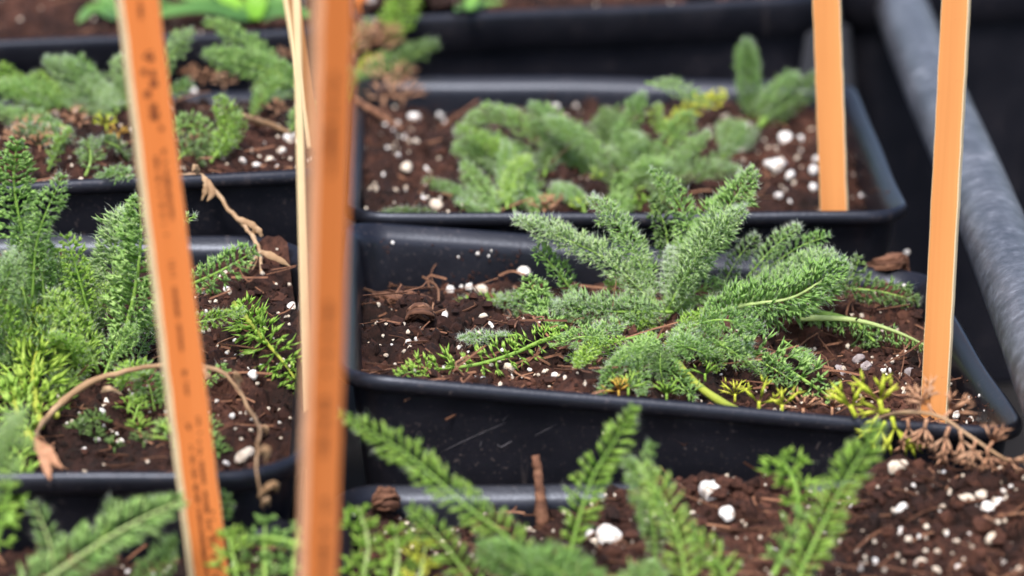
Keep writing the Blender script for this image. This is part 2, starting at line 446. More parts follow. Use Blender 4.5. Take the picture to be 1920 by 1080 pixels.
def make_pot(label, corners_px, z, soil_d, mounds=(), seed=1, taper=0.80, lip=0.0022, label_soil='', crumbs=1800, fib=120, grid=150, corner=0.075, coarse=1.0):
    """corners_px FL FR BR BL in picture pixels, z rim height of each corner, soil_d depth of soil below rim at each corner"""
    p = Pot()
    p.Q = np.array([at_z(x, y, zz) for (x, y), zz in zip(corners_px, z)])
    p.label = label
    ctr = p.Q.mean(0)
    # rounded square in uv
    r = corner; uv = []
    ns, nc = 14, 7
    def side(a, b):
        for t in np.linspace(0, 1, ns, endpoint=False): uv.append((a[0] + (b[0] - a[0]) * t, a[1] + (b[1] - a[1]) * t))
    def arc(cx, cy, a0):
        for t in np.linspace(0, 1, nc, endpoint=False):
            a = a0 + t * math.pi / 2; uv.append((cx + r * math.cos(a), cy + r * math.sin(a)))
    side((r, 0), (1 - r, 0)); arc(1 - r, r, -math.pi / 2)
    side((1, r), (1, 1 - r)); arc(1 - r, 1 - r, 0)
    side((1 - r, 1), (r, 1)); arc(r, 1 - r, math.pi / 2)
    side((0, 1 - r), (0, r)); arc(r, r, math.pi)
    uv = np.array(uv)
    # sides bow a little, as thin plastic does
    bow = np.zeros(len(uv))
    for k, (x, y) in enumerate(uv):
        pass
    C = bil(p.Q, uv[:, 0], uv[:, 1])
    T = np.roll(C, -1, 0) - np.roll(C, 1, 0); T[:, 2] = 0; T = unit(T)
    Nn = np.stack([T[:, 1], -T[:, 0], np.zeros(len(T))], 1)
    wob = 0.00018 * np.sin(np.arange(len(C)) * 0.37 + seed) + 0.00012 * np.sin(np.arange(len(C)) * 0.83 + 2 * seed)
    prof_rim = [(-.0021, .0050), (-.0021, .0032), (-.0020, .0023), (-.0016, .0015), (-.0010, .0009), (-.0004, .0003), (.0000, 0), (.0004, .0002), (.0008, .0007), (.0010, .0015), (.0009, lip), (.0005, lip + .0003), (-.0010, lip + .0005)]
    def ring(o, h, hz=None):
        zr = C[:, 2] + wob * 0.8
        zz = zr - h
        s = 1 - (1 - taper) * (h / zr)
        P = C + Nn * (o + wob * 0.5)[:, None]
        P = ctr + (P - ctr) * s[:, None]
        P[:, 2] = zz
        return P
    p.ring = ring; p.C = C; p.Nn = Nn; p.taper = taper; p.ctr = ctr
    def loft(rings, close_end=False):
        mb = MB(); n = len(C); k = len(rings)
        V = np.concatenate(rings)
        f = []
        for a in range(k - 1):
            for j in range(n):
                f.append((a * n + j, (a + 1) * n + j, (a + 1) * n + (j + 1) % n, a * n + (j + 1) % n))
        f3 = []
        if close_end:
            V = np.vstack([V, rings[-1].mean(0)])
            for j in range(n): f3.append(((k - 1) * n + j, k * n, (k - 1) * n + (j + 1) % n))
        mb.add(V, f3, f)
        return mb
    root = empty('nursery_pot', (ctr[0], ctr[1], 0))
    tag(root, label, 'plant pot', 'black square nursery pots')
    zmin = C[:, 2].min()
    inner = [ring(-.0021, .0050)] + [ring(-.0021, .0050 + (C[:, 2] - .0073) * t) for t in (.15, .4, .7, 1)]
    outer = [ring(-.0010, lip + .0005)] + [ring(-.0012, lip + .0005 + (C[:, 2] - lip - .0016) * t) for t in (.1, .3, .6, 1)]
    o1 = new_obj('rim', loft([ring(o, h) for o, h in prof_rim]).mesh('rim', [M['pot']], (ctr[0], ctr[1], 0)), root)
    o2 = new_obj('inner_wall', loft(inner, True).mesh('inner_wall', [M['pot']], (ctr[0], ctr[1], 0), True, 50), root)
    o3 = new_obj('outer_wall', loft(outer, True).mesh('outer_wall', [M['pot']], (ctr[0], ctr[1], 0), True, 50), root)
    p.root = root
    # ---- soil
    n = grid
    g = np.linspace(0, 1, n)
    U, V = np.meshgrid(g, g, indexing='ij')
    dep = (soil_d[0] * (1 - U) * (1 - V) + soil_d[1] * U * (1 - V) + soil_d[2] * U * V + soil_d[3] * (1 - U) * V)
    H = np.zeros((n, n))
    for i, (cells, amp) in enumerate(((5, .0040), (11, .0034), (24, .0030), (50, .0020), (100, .0012))):
        H += (vnoise(n, cells, seed * 10 + i) - .5) * amp
    for mu, mv, ms, mh in mounds:
        H += mh * np.exp(-((U - mu) ** 2 + (V - mv) ** 2) / (2 * ms * ms))
    # a squircle keeps the soil inside the rounded corners
    a, b = U * 2 - 1, V * 2 - 1
    sx = a * np.sqrt(1 - 0.10 * b * b); sy = b * np.sqrt(1 - 0.10 * a * a)
    ins = 0.962
    u2, v2 = sx * ins * .5 + .5, sy * ins * .5 + .5
    S = bil(p.Q, u2, v2)
    S[..., 2] += H - dep
    p.soilz = (H - dep)
    mb = MB()
    i, j = np.meshgrid(np.arange(n - 1), np.arange(n - 1), indexing='ij')
    q = np.stack([i * n + j, (i + 1) * n + j, (i + 1) * n + j + 1, i * n + j + 1], -1).reshape(-1, 4)
    damp = (vnoise(n, 7, seed + 78) - .5) * .75 + (vnoise(n, 16, seed + 79) - .5) * .35
    tone = np.clip(.43 + (vnoise(n, 40, seed + 77) - .5) * .6 + damp, 0, 1)
    mb.add(S.reshape(-1, 3), None, q, 0, tone.ravel())
    # crumbs
    r2 = np.random.default_rng(seed + 500)
    ico = ICO_V, ICO_F
    k = int(crumbs * 1.6)
    cu, cv = r2.uniform(0.01, .99, k), r2.uniform(0.01, .99, k)
    ci, cj = (cu * (n - 1)).astype(int), (cv * (n - 1)).astype(int)
    base = S[ci, cj]
    size = (0.00013 + 0.0009 * r2.random(k) ** 4.5) * coarse
    nv = len(ICO_V)
    Vv = ICO_V[None] * (1 + r2.normal(0, .30, (k, nv, 1))) * r2.uniform(.5, 1.5, (k, 1, 3)) * size[:, None, None]
    Vv = Vv + base[:, None] + np.array([0, 0, 1])[None, None] * (size * .35)[:, None, None]
    Ff = (np.arange(k) * nv)[:, None, None] + ICO_F[None]
    mb.add(Vv.reshape(-1, 3), Ff.reshape(-1, 3), None, 0, np.repeat(np.clip(r2.normal(.5, .25, k) + damp[ci, cj], 0, 1.15), nv))
    for _ in range(fib):
        x, y = r2.uniform(.03, .97, 2)
        b0 = S[int(x * (n - 1)), int(y * (n - 1))] + np.array([0, 0, .0006])
        L = r2.uniform(.002, .009); an = r2.uniform(0, 6.28)
        d = np.array([math.cos(an), math.sin(an), r2.normal(0, .25)])
        e = np.array([-d[1], d[0], r2.normal(0, .4)]) * r2.normal(0, .35)
        Cc, _l = curve([b0, b0 + d * L * .5 + e * L * .5, b0 + d * L], 6)
        tube(mb, Cc, r2.uniform(.00006, .00022), 3, 1, r2.random(), cap=False)
    # tiny white grit, too small to count
    k = int(crumbs * .11)
    ci, cj = r2.integers(0, n, k), r2.integers(0, n, k)
    base = S[ci, cj]; size = r2.uniform(.00018, .00042, k)
    Vv = ICO_V[None] * (1 + r2.normal(0, .28, (k, nv, 1))) * size[:, None, None] + base[:, None] + np.array([0, 0, .0004])
    mb.add(Vv.reshape(-1, 3), ((np.arange(k) * nv)[:, None, None] + ICO_F[None]).reshape(-1, 3), None, 2, .5)
    o = new_obj('potting_soil', mb.mesh('potting_soil', [M['soil'], M['fibre'], M['perlite_tan'], M['perlite']], (ctr[0], ctr[1], 0), False))
    o.location = (ctr[0], ctr[1], 0)
    tag(o, label_soil, 'soil', None, 'stuff')
    p.n = n; p.S = S
    return p
def soil_z(p, x, y):
    u, v = inv_bil(p.Q, x, y)
    z = bil(p.Q, u, v)[2]
    n = p.n
    i = min(max(int(round(((u - .5) / .962 + .5) * (n - 1))), 0), n - 1); j = min(max(int(round(((v - .5) / .962 + .5) * (n - 1))), 0), n - 1)
    return z + p.soilz[i, j], u, v
def on_soil(p, px, py, lift=0.0):
    z = p.ctr[2] - .004
    for _ in range(14):
        P = at_z(px, py, z)
        zs, u, v = soil_z(p, P[0], P[1])
        z = z * .5 + (zs + lift) * .5
    return at_z(px, py, z)

# icosahedron
_t = (1 + 5 ** .5) / 2
ICO_V = unit(np.array([(-1, _t, 0), (1, _t, 0), (-1, -_t, 0), (1, -_t, 0), (0, -1, _t), (0, 1, _t), (0, -1, -_t), (0, 1, -_t), (_t, 0, -1), (_t, 0, 1), (-_t, 0, -1), (-_t, 0, 1)]))
ICO_F = np.array([(0, 11, 5), (0, 5, 1), (0, 1, 7), (0, 7, 10), (0, 10, 11), (1, 5, 9), (5, 11, 4), (11, 10, 2), (10, 7, 6), (7, 1, 8), (3, 9, 4), (3, 4, 2), (3, 2, 6), (3, 6, 8), (3, 8, 9), (4, 9, 5), (2, 4, 11), (6, 2, 10), (8, 6, 7), (9, 8, 1)])

# ------------------------------------------------------------------ bench
mb = MB()
g = np.linspace(-3, 3, 41)
X, Y = np.meshgrid(g, g + 1.0, indexing='ij')
i, j = np.meshgrid(np.arange(40), np.arange(40), indexing='ij')
q = np.stack([i * 41 + j, (i + 1) * 41 + j, (i + 1) * 41 + j + 1, i * 41 + j + 1], -1).reshape(-1, 4)
mb.add(np.stack([X, Y, np.zeros_like(X)], -1).reshape(-1, 3), None, q)
bench = new_obj('bench_surface', mb.mesh('bench_surface', [M['bench']]))
tag(bench, 'dark fabric bench surface under the pots', None, None, 'structure')

# ------------------------------------------------------------------ the pots
PA = make_pot('black square pot in sharp focus with the silvery rosette, right of centre',
              [(640, 699), (1922, 806), (1736, 508), (646, 411)], [.0920, .0830, .0815, .0905], [.0050, .0075, .0035, .0115],
              [(.52, .45, .16, .002), (.13, .62, .09, .003)], 1, label_soil='brown potting soil in the sharply focused pot right of centre', crumbs=4200, fib=620, grid=200)
PB = make_pot('black square pot directly behind the sharply focused one',
              [(647, 399), (1702, 396), (1592, 152), (668, 140)], [.0905, .0900, .0905, .0910], [.0035, .0100, .0050, .0050],
              [(.12, .5, .12, .0015), (.75, .5, .1, .002)], 2, label_soil='brown potting soil in the pot directly behind the sharply focused one', crumbs=2600, fib=160)
PC = make_pot('black square pot at left between the two orange labels, crossed by an arching dry stem',
              [(-760, 890), (576, 884), (590, 440), (-560, 442)], [.0865, .0865, .0915, .0915], [.0110, .0045, .0035, .0060],
              [(.3, .55, .15, .002)], 3, lip=.0030, corner=.13, label_soil='brown potting soil under the arching dry stem at left', crumbs=4000, fib=520, grid=200)
PD = make_pot('black square pot at upper left, behind the arching dry stem',
              [(-470, 366), (636, 315), (622, 168), (-380, 196)], [.1000, .1000, .0935, .0935], [.0020, .0030, .0010, .0010],
              [(.6, .5, .2, .003)], 4, label_soil='brown potting soil in the upper left pot', crumbs=2200, fib=200)
PH = make_pot('black square pot at the bottom right corner with a heaped soil mound',
              [(600, 1330), (2190, 1350), (1950, 892), (634, 910)], [.0755, .0765, .0765, .0750], [.0060, .0020, -.0004, .0045],
              [(.86, .88, .10, .0020), (.5, .95, .08, .003)], 5, label_soil='heaped brown potting soil full of perlite at bottom right', crumbs=8500, fib=600, grid=240, coarse=1.15)
PG = make_pot('black square pot at the bottom left corner under the blurred feathery leaf',
              [(-900, 1420), (572, 1400), (566, 970), (-720, 980)], [.0775, .0775, .0775, .0775], [.0040, .0040, .0050, .0040],
              [], 6, label_soil='brown potting soil in the bottom left pot', crumbs=2600, fib=120)
PF = make_pot('black pot in the far row at top left holding the strap leaved plant',
              [(-420, 92), (640, 50), (610, -110), (-360, -80)], [.0990, .0990, .0990, .0990], [.0020, .0020, .0020, .0020],
              [], 7, lip=.0080, label_soil='dark soil in the far pot at top left', crumbs=900, fib=60, grid=100)
PE = make_pot('black pot in the far row at top centre with a double ridged rim',
              [(652, 34), (1538, -8), (1440, -150), (640, -120)], [.1000, .1000, .1000, .1000], [.0015, .0015, .0020, .0020],
              [], 8, lip=.0080, label_soil='dark soil in the far pot at top centre', crumbs=900, fib=60, grid=100)
PK = make_pot('black pot in the far row at top right behind the grey pipe',
              [(1578, -24), (2500, -64), (2390, -190), (1560, -150)], [.0960, .0960, .0960, .0960], [.0030, .0030, .0030, .0030],
              [], 9, lip=.0090, label_soil='dark soil in the far pot behind the grey pipe', crumbs=300, fib=20, grid=60)
for nm, pp in (('A', PA), ('B', PB), ('C', PC), ('D', PD), ('H', PH), ('G', PG), ('F', PF), ('E', PE), ('K', PK)):
    print('POT', nm, [tuple(np.round(q * 100, 1)) for q in pp.Q])

# chalky scratches on the front wall of the focused pot
def wall_point(p, px, py, off=0.00012):
    """where the ray meets the front outer wall"""
    a, b = p.ring(-.0012, .012), p.ring(-.0012, .035)
    k0, k1 = 2, 11
    A, B, Cc = a[k0], a[k1], b[(k0 + k1) // 2]
    nrm = np.cross(B - A, Cc - A); nrm /= np.linalg.norm(nrm)
    if nrm[1] > 0: nrm = -nrm
    d = ray(px, py)
    t = np.dot(A - CAM, nrm) / np.dot(d, nrm)
    return CAM + d * t + nrm * off
mb = MB()
for seg, w in (([(826, 848), (880, 822), (948, 792)], 2.2), ([(940, 790), (955, 775), (962, 772)], 4), ([(900, 838), (903, 826)], 2.5), ([(932, 832), (940, 838), (960, 826)], 3.5), ([(1000, 818), (1030, 802), (1060, 785)], 1.4), ([(985, 788), (1000, 780)], 2), ([(1062, 778), (1070, 775)], 3)):
    P = np.array([wall_point(PA, x, y) for x, y in seg])
    Cc, L = curve(P, 8)
    w_ = px_len(P[0], w) * .5
    tube(mb, Cc, w_ * np.array([.2, .8, 1, 1, .9, 1, .7, .2]), 4, 0, .5, flat=.05, up=(0, -1, 0.2))
o = new_obj('scratch_marks', mb.mesh('scratch_marks', [M['scratch']], PA.root.location), PA.root)
o['label'] = 'pale chalky scratches on the front wall'

# ------------------------------------------------------------------ leaves
def leaf_geom(C, Lm, w, style, up, leafm=0, hair=1.0):
    """one feathery leaf along the sampled midrib C; w full width in metres"""
    mb = MB()
    up = np.asarray(up, float)
    T, S, U = frames(C, up)
    n = len(C)
    st = dict(
        w=dict(pitch=.00090, t0=.08, elevs=(-12, 16, 50), fwd=.45, lobes=5, spread=28, ll=.52, lw=.00016, hair=1.3),   # woolly, chubby
        f=dict(pitch=.00108, t0=.12, elevs=(-4, 24, 60), fwd=.45, lobes=5, spread=27, ll=.48, lw=.00019, hair=.5),      # flat feather, rib visible
        o=dict(pitch=.0023, t0=.04, elevs=(15, 60), fwd=.45, lobes=4, spread=34, ll=.74, lw=.00024, hair=.12),         # open sprig
        d=dict(pitch=.0012, t0=.10, elevs=(-70, -35), fwd=.35, lobes=4, spread=32, ll=.52, lw=.00019, hair=.3),        # drooping leaflets
        s=dict(pitch=.00082, t0=.05, elevs=(-22, 8, 40, 70), fwd=.55, lobes=5, spread=30, ll=.48, lw=.00015, hair=1.7),  # silver, very hairy
        g=dict(pitch=.00130, t0=.08, elevs=(0, 22), fwd=.66, lobes=3, spread=15, ll=.40, lw=.00025, hair=2.6),      # near leaves
    )[style]
    k = max(4, int(Lm * (1 - st['t0']) / st['pitch']))
    PP, DD, LL, NN, TT = [], [], [], [], []
    PH_, DH, = [], []
    for el in st['elevs']:
        for sd_ in (-1, 1):
            t = st['t0'] + (1 - st['t0']) * (np.arange(k) + rng.uniform(.34, .66, k)) / k
            idx = t * (n - 1); i0 = np.clip(idx.astype(int), 0, n - 2); fr = (idx - i0)[:, None]
            pos = C[i0] * (1 - fr) + C[i0 + 1] * fr
            Ti, Si, Ui = T[i0], S[i0], U[i0]
            tt = (t - st['t0']) / (1 - st['t0'])
            prof = np.minimum(1, .45 + tt * 2.6) * np.minimum(1, (1.0 - tt) * 2.6 + .32)
            e = np.radians(el + rng.normal(0, 11, k))[:, None]
            fw = st['fwd'] + .5 * tt[:, None] ** 3 + rng.normal(0, .10, (k, 1))
            ax = unit(np.cos(e) * sd_ * Si + np.sin(e) * Ui + fw * Ti)
            ln = w * .5 * prof * rng.uniform(.80, 1.15, k) * np.sqrt(1 + st['fwd'] ** 2) * (.8 if el > 40 else 1)
            # leaflet axis
            PP.append(pos); DD.append(ax); LL.append(ln * (1.0 if style == 'g' else .8)); NN.append(Ui + .3 * rng.normal(size=(k, 3))); TT.append(np.clip(rng.normal(.5, .22, k), 0, 1))
            for q_ in range(st['lobes']):
                sgn = (-1) ** q_
                at = rng.uniform(.45, .90, k) if q_ else np.full(k, .75)
                an = np.radians(np.where(q_ == 0, 0, sgn * st['spread']) + rng.normal(0, 12, k))[:, None]
                side = unit(np.cross(Ui, ax) + .45 * rng.normal(size=(k, 3)))
                d = unit(np.cos(an) * ax + np.sin(an) * side + .18 * Ui)
                PP.append(pos + ax * (ln * at * .8)[:, None]); DD.append(d)
                LL.append(ln * st['ll'] * rng.uniform(.7, 1.2, k) * (1.15 - .35 * at)); NN.append(Ui + .5 * rng.normal(size=(k, 3)))
                TT.append(np.clip(rng.normal(.55, .25, k), 0, 1.1))
    PP, DD, LL, NN, TT = map(np.concatenate, (PP, DD, LL, NN, TT))
    lw = st['lw'] * np.clip(w / .0055, .75, 1.5)
    spindles(mb, PP, DD, LL, lw * rng.uniform(.8, 1.25, len(PP)), 0, TT, NN)
    # midrib
    tt = np.linspace(0, 1, n)
    rw = {'w': .00026, 'f': .00028, 'o': .00042, 'd': .00055, 's': .00022, 'g': .00030}[style] * np.clip(w / .0055, .7, 1.6)
    rb = MB()
    tube(rb, C, rw * (1.15 - .85 * tt), 6, 0, np.clip(rng.normal(.5, .1, n), 0, 1), up=up)
    # hairs
    hn = int(len(PP) * st['hair'] * hair * 1.6)
    if hn:
        ii = rng.integers(0, len(PP), hn)
        hp = PP[ii] + DD[ii] * (LL[ii] * rng.uniform(.2, 1.0, hn))[:, None]
        hd = unit(DD[ii] * .9 + rng.normal(0, .55, (hn, 3)) + np.array([0, 0, .15]))
        slivers(mb, hp, hd, rng.uniform(.0004, .0012, hn), np.full(hn, .000022), 2, rng.random(hn))
    return mb, rb

def resolve(plant, pts):
    out = []
    for (x, y, d) in pts:
        if d == 's': out.append(on_soil(plant.pot, x, y, .0010))
        elif isinstance(d, str): out.append(on_soil(plant.pot, x, y, float(d[1:]) * .001))   # 's3' = 3 mm above the soil
        else:
            P = at_y(x, y, plant.y + d * .001)
            zs, u, v = soil_z(plant.pot, P[0], P[1])
            if 0 < u < 1 and 0 < v < 1 and P[2] < zs + .0015: P = on_soil(plant.pot, x, y, .0020)
            out.append(P)
    return np.array(out)
class Plant: pass
def make_plant(name, label, pot, crown_px, group='woolly yarrow plants'):
    pl = Plant(); pl.pot = pot
    c = on_soil(pot, *crown_px)
    pl.c = c; pl.y = c[1]
    pl.root = empty(name, c)
    tag(pl.root, label, 'plant', group)
    return pl
def leaf(pl, pts, wpx, style='w', m='leaf', rib='rib', up=None, hair=1.0, name='leaf', label=None, n=26):
    P = resolve(pl, pts)
    C, L = curve(P, n)
    w = px_len(C[len(C) // 2], wpx) * (.80 if style == 'g' else 1.0)
    if up is None:
        # the upper side of a leaf looks up and back to the crown
        ax = unit(P[-1] - P[0])
        up = np.array([0, -.55, 1.0]) + np.array([-ax[0], -ax[1], 0]) * .6 + rng.normal(0, .12, 3)
        if abs(np.dot(unit(up), ax)) > .9: up = np.array([0, -1.0, .3])
    mb, rb = leaf_geom(C, L, w, style, unit(np.asarray(up, float)), hair=hair)
    o = new_obj(name, mb.mesh(name, [M[m], M[rib], M['hair']], pl.c), pl.root)
    new_obj('midrib', rb.mesh('midrib', [M[rib]], pl.c), o)
    if label: o['label'] = label
    return o
def stem(pl, pts, rpx, m='stem_yellow', name='stem', label=None, taper=.6):
    P = resolve(pl, pts)
    C, L = curve(P, 24)
    r = px_len(C[0], rpx)
    mb = MB()
    tube(mb, C, r * np.linspace(1, taper, 24) * (1 + .06 * rng.normal(size=24)), 8, 0, np.clip(rng.normal(.5, .2, 24), 0, 1))
    o = new_obj(name, mb.mesh(name, [M[m]], pl.c), pl.root)
    if label: o['label'] = label
    return o
def fan(pl, pt, d, size_px, m='leaf_bright', n=5, spread=70, name='leaflet', label=None, wide=1.0, dirpx=(0, -1), sides=True):
    """a little palmate tuft of pointed lobes, standing towards dirpx in the picture"""
    b = resolve(pl, [(pt[0], pt[1], d)])[0]
    L = px_len(b, size_px)
    main = unit(np.array([dirpx[0], 0, -dirpx[1]], float))
    side = unit(np.cross(main, np.array([0, 1.0, 0])))
    mb = MB()
    ang = np.radians(np.linspace(-spread, spread, n) + rng.normal(0, 7, n))
    D = unit(np.cos(ang)[:, None] * main + np.sin(ang)[:, None] * side + rng.normal(0, .12, (n, 3)) + np.array([0, -.25, 0]))
    st_ = b + main * L * .35
    tube(mb, np.linspace(b, st_, 4), L * .06, 5, 0, .5)
    ll = L * .95 * rng.uniform(.75, 1.1, n)
    spindles(mb, np.repeat(st_[None] - main * L * .06, n, 0), D, ll, np.full(n, L * .070 * wide), 0, np.clip(rng.normal(.5, .2, n), 0, 1), np.repeat(np.array([[0, -1.0, .4]]), n, 0))
    for i in range(n if sides else 0):      # side points on each lobe
        k = 2
        p0 = st_ + D[i] * ll[i] * rng.uniform(.35, .6, (k, 1))
        dd = unit(D[i] + np.array([1, -1])[:, None] * .6 * np.cross(D[i], [0, 1, 0]))
        spindles(mb, p0, dd, np.full(k, ll[i] * .45), np.full(k, L * .045 * wide), 0, .55, np.repeat(np.array([[0, -1.0, .4]]), k, 0))
    o = new_obj(name, mb.mesh(name, [M[m]], pl.c), pl.root)
    if label: o['label'] = label
    return o
def filler(pl, n, rad, lens, w, styles='wwf', mats=('leaf', 'leaf', 'leaf_dark', 'leaf_bright'), elev=(5, 55), hair=.6, az=(0, 360)):
    """short leaves filling the rosette close to the crown"""
    for _ in range(n):
        a = math.radians(random.uniform(*az)); e = math.radians(random.uniform(*elev)); L = random.uniform(*lens)
        r0 = random.uniform(0, rad)
        b = pl.c + np.array([math.cos(a) * r0, math.sin(a) * r0, 0])
        try:
            zs, u, v = soil_z(pl.pot, b[0], b[1])
        except Exception:
            continue
        if not (.05 < u < .95 and .06 < v < .94): continue
        b[2] = zs
        d = np.array([math.cos(a) * math.cos(e), math.sin(a) * math.cos(e), math.sin(e)])
        P = [b, b + d * L * .5 + np.array([0, 0, L * .08]), b + d * L + np.array([0, 0, -L * .1])]
        zt, u, v = soil_z(pl.pot, P[2][0], P[2][1])
        if not (.04 < u < .96 and .05 < v < .95): continue
        P[2][2] = max(P[2][2], zt + .001); P[1][2] = max(P[1][2], b[2] + .0015)
        C, Lm = curve(P, 18)
        up = np.array([0, -.5, 1.0]) - np.array([d[0], d[1], 0]) * .5
        mb, rb = leaf_geom(C, Lm, random.uniform(*w), random.choice(styles), unit(up), hair=hair)
        o = new_obj('leaf', mb.mesh('leaf', [M[random.choice(mats)], M['rib'], M['hair']], pl.c), pl.root)
        new_obj('midrib', rb.mesh('midrib', [M['rib']], pl.c), o)

# ---- the focused plant
A = make_plant('yarrow_plant', 'sharply focused woolly yarrow rosette with silvery feathered leaves', PA, (1245, 612))
leaf(A, [(1235, 575, 0), (1142, 490, 3), (1061, 449, 4), (966, 410, 4)], 70, 's', 'leaf_silver')
leaf(A, [(1232, 570, 1), (1172, 440, 4), (1110, 371, 5)], 62, 's', 'leaf')
leaf(A, [(1265, 560, 5), (1292, 440, 10), (1263, 366, 12), (1216, 319, 12)], 62, 'f', 'leaf', hair=2.0)
leaf(A, [(1258, 540, 8), (1248, 430, 12), (1222, 376, 13)], 58, 'f', 'leaf_dark')
leaf(A, [(1262, 570, 4), (1325, 448, 8), (1377, 373, 10), (1414, 320, 10)], 84, 'w', 'leaf', hair=1.2)
leaf(A, [(1246, 590, 0), (1320, 460, 0), (1393, 394, -1)], 82, 's', 'leaf_silver')
leaf(A, [(1246, 560, 0), (1258, 463, 1)], 26, 's', 'leaf_silver', hair=1.6)
leaf(A, [(1262, 585, 0), (1135, 584, -4), (1042, 574, -6)], 78, 's', 'leaf_silver', hair=1.3)
leaf(A, [(1085, 565, 4), (1062, 530, 5), (1005, 462, 5)], 62, 'f', 'leaf')
leaf(A, [(1045, 630, -3), (1018, 582, -2), (988, 520, 0)], 72, 'f', 'leaf')
leaf(A, [(1060, 605, 0), (1000, 578, 0), (935, 560, 2)], 52, 'w', 'leaf', hair=1.3)
leaf(A, [(1085, 620, 's3'), (1015, 640, 's3'), (960, 664, 's2'), (890, 684, 's2'), (815, 693, 's1'), (740, 702, 's1')], 66, 'o', 'leaf_bright', up=(0, -.9, 1))
leaf(A, [(990, 556, 's3'), (915, 562, 's2'), (850, 568, 's2')], 32, 'f', 'leaf_bright')
leaf(A, [(970, 628, 's3'), (915, 632, 's2'), (860, 636, 's2')], 28, 'w', 'leaf')
leaf(A, [(1290, 600, -2), (1400, 572, -8), (1490, 556, -8), (1584, 496, -4)], 104, 'w', 'leaf', hair=1.4, up=(0, -1, .8), rib='rib_pale')
leaf(A, [(1360, 580, 2), (1450, 540, 0), (1560, 478, 2)], 80, 's', 'leaf_silver')
leaf(A, [(1400, 520, 8), (1455, 460, 9), (1500, 424, 9)], 48, 'w', 'leaf')
leaf(A, [(1410, 525, 8), (1490, 468, 9), (1557, 440, 10)], 50, 'f', 'leaf')
leaf(A, [(1345, 560, 6), (1380, 490, 8), (1420, 440, 9)], 44, 'w', 'leaf_dark')
leaf(A, [(1500, 596, -5), (1600, 600, -4), (1680, 622, -4), (1744, 652, -4)], 58, 'd', 'leaf', 'rib_pale', up=(0, -.4, 1))
leaf(A, [(1480, 580, 6), (1590, 600, 2), (1640, 640, 0)], 80, 'd', 'leaf_dark')
leaf(A, [(1540, 540, 8), (1640, 545, 8), (1722, 565, 8)], 60, 'f', 'leaf_dark', up=(0, -1, .8))
leaf(A, [(1500, 560, 6), (1590, 525, 8), (1612, 480, 9)], 52, 'f', 'leaf_dark')
leaf(A, [(1340, 642, -6), (1430, 668, -8), (1500, 708, -9), (1565, 750, -10)], 84, 'o', 'leaf', up=(0, -.8, 1))
leaf(A, [(1330, 650, -4), (1420, 676, -6), (1490, 716, -7)], 60, 'f', 'leaf')
leaf(A, [(1470, 640, -2), (1498, 662, -2), (1515, 695, -2)], 48, 'f', 'leaf')
leaf(A, [(1215, 655, -8), (1130, 664, -10), (1060, 676, -12)], 46, 'f', 'leaf_bright')
leaf(A, [(1195, 655, -10), (1150, 700, -14), (1120, 748, -15)], 52, 'w', 'leaf', hair=.3)
leaf(A, [(1225, 625, -8), (1212, 655, -11), (1200, 690, -12)], 36, 'w', 'leaf_bright', hair=.3)
leaf(A, [(1210, 660, -10), (1195, 700, -13), (1205, 742, -14)], 56, 'f', 'leaf')
leaf(A, [(1225, 672, -10), (1265, 705, -13), (1302, 748, -14)], 58, 'w', 'leaf', hair=.3)
leaf(A, [(1240, 690, -9), (1275, 655, -10), (1290, 612, -9)], 58, 'w', 'leaf', hair=.3)
leaf(A, [(1285, 640, -6), (1330, 662, -8), (1350, 696, -8)], 52, 'f', 'leaf_bright')
leaf(A, [(1290, 615, -4), (1350, 625, -6), (1400, 650, -6)], 60, 'w', 'leaf')
leaf(A, [(1260, 620, -3), (1320, 600, -6), (1370, 618, -7)], 60, 'f', 'leaf_bright')
leaf(A, [(1180, 610, -2), (1120, 630, -6), (1075, 650, -8)], 60, 'w', 'leaf')
for pts_, w_, st_, m_ in (([(1255, 640, 's2'), (1300, 655, 's5'), (1345, 672, 's3')], 54, 'w', 'leaf'), ([(1235, 640, 's2'), (1180, 665, 's5'), (1140, 690, 's3')], 54, 'f', 'leaf'), ([(1240, 650, 's2'), (1238, 690, 's5'), (1245, 725, 's3')], 44, 'f', 'leaf_dark'),
                            ([(1200, 630, 's2'), (1120, 650, 's5'), (1080, 690, 's2')], 46, 'f', 'leaf_bright'), ([(1290, 630, 's3'), (1360, 650, 's6'), (1420, 700, 's3')], 56, 'w', 'leaf'), ([(1300, 610, 's6'), (1360, 600, 's9'), (1430, 625, 's6')], 60, 'w', 'leaf'),
                            ([(1150, 640, 's4'), (1090, 632, 's7'), (1035, 650, 's4')], 54, 'f', 'leaf')):
    leaf(A, pts_, w_, st_, m_, hair=.4)
stem(A, [(1245, 650, 's0'), (1276, 690, 's2'), (1302, 718, 's3'), (1350, 752, 's3'), (1410, 780, 's2'), (1450, 792, 's0')], 10, label='thick yellow green stem bending over the front rim')
for x, y, s, m_ in ((1178, 742, 46, 'leaf_bright'), (1160, 745, 40, 'leaf_gold'), (1250, 752, 44, 'leaf_bright'), (1292, 752, 40, 'leaf'), (1322, 715, 44, 'leaf_bright'), (1378, 754, 46, 'leaf_yellow'), (1423, 772, 58, 'leaf_yellow'), (1466, 778, 58, 'leaf_yellow'), (1506, 784, 56, 'leaf_brown'), (1560, 780, 50, 'leaf_brown'), (1100, 690, 36, 'leaf_bright')):
    fan(A, (x, y), 's2', s, m_, random.choice((3, 5)), 55, wide=.75, label={'leaf_yellow': 'yellow green leaflet', 'leaf_brown': 'withered brown leaflet', 'leaf_gold': 'golden leaflet'}.get(m_))
yk = at_y(1690, 770, PA.Q[1][1] - .001)[1]
dd_ = (yk - A.y) * 1000
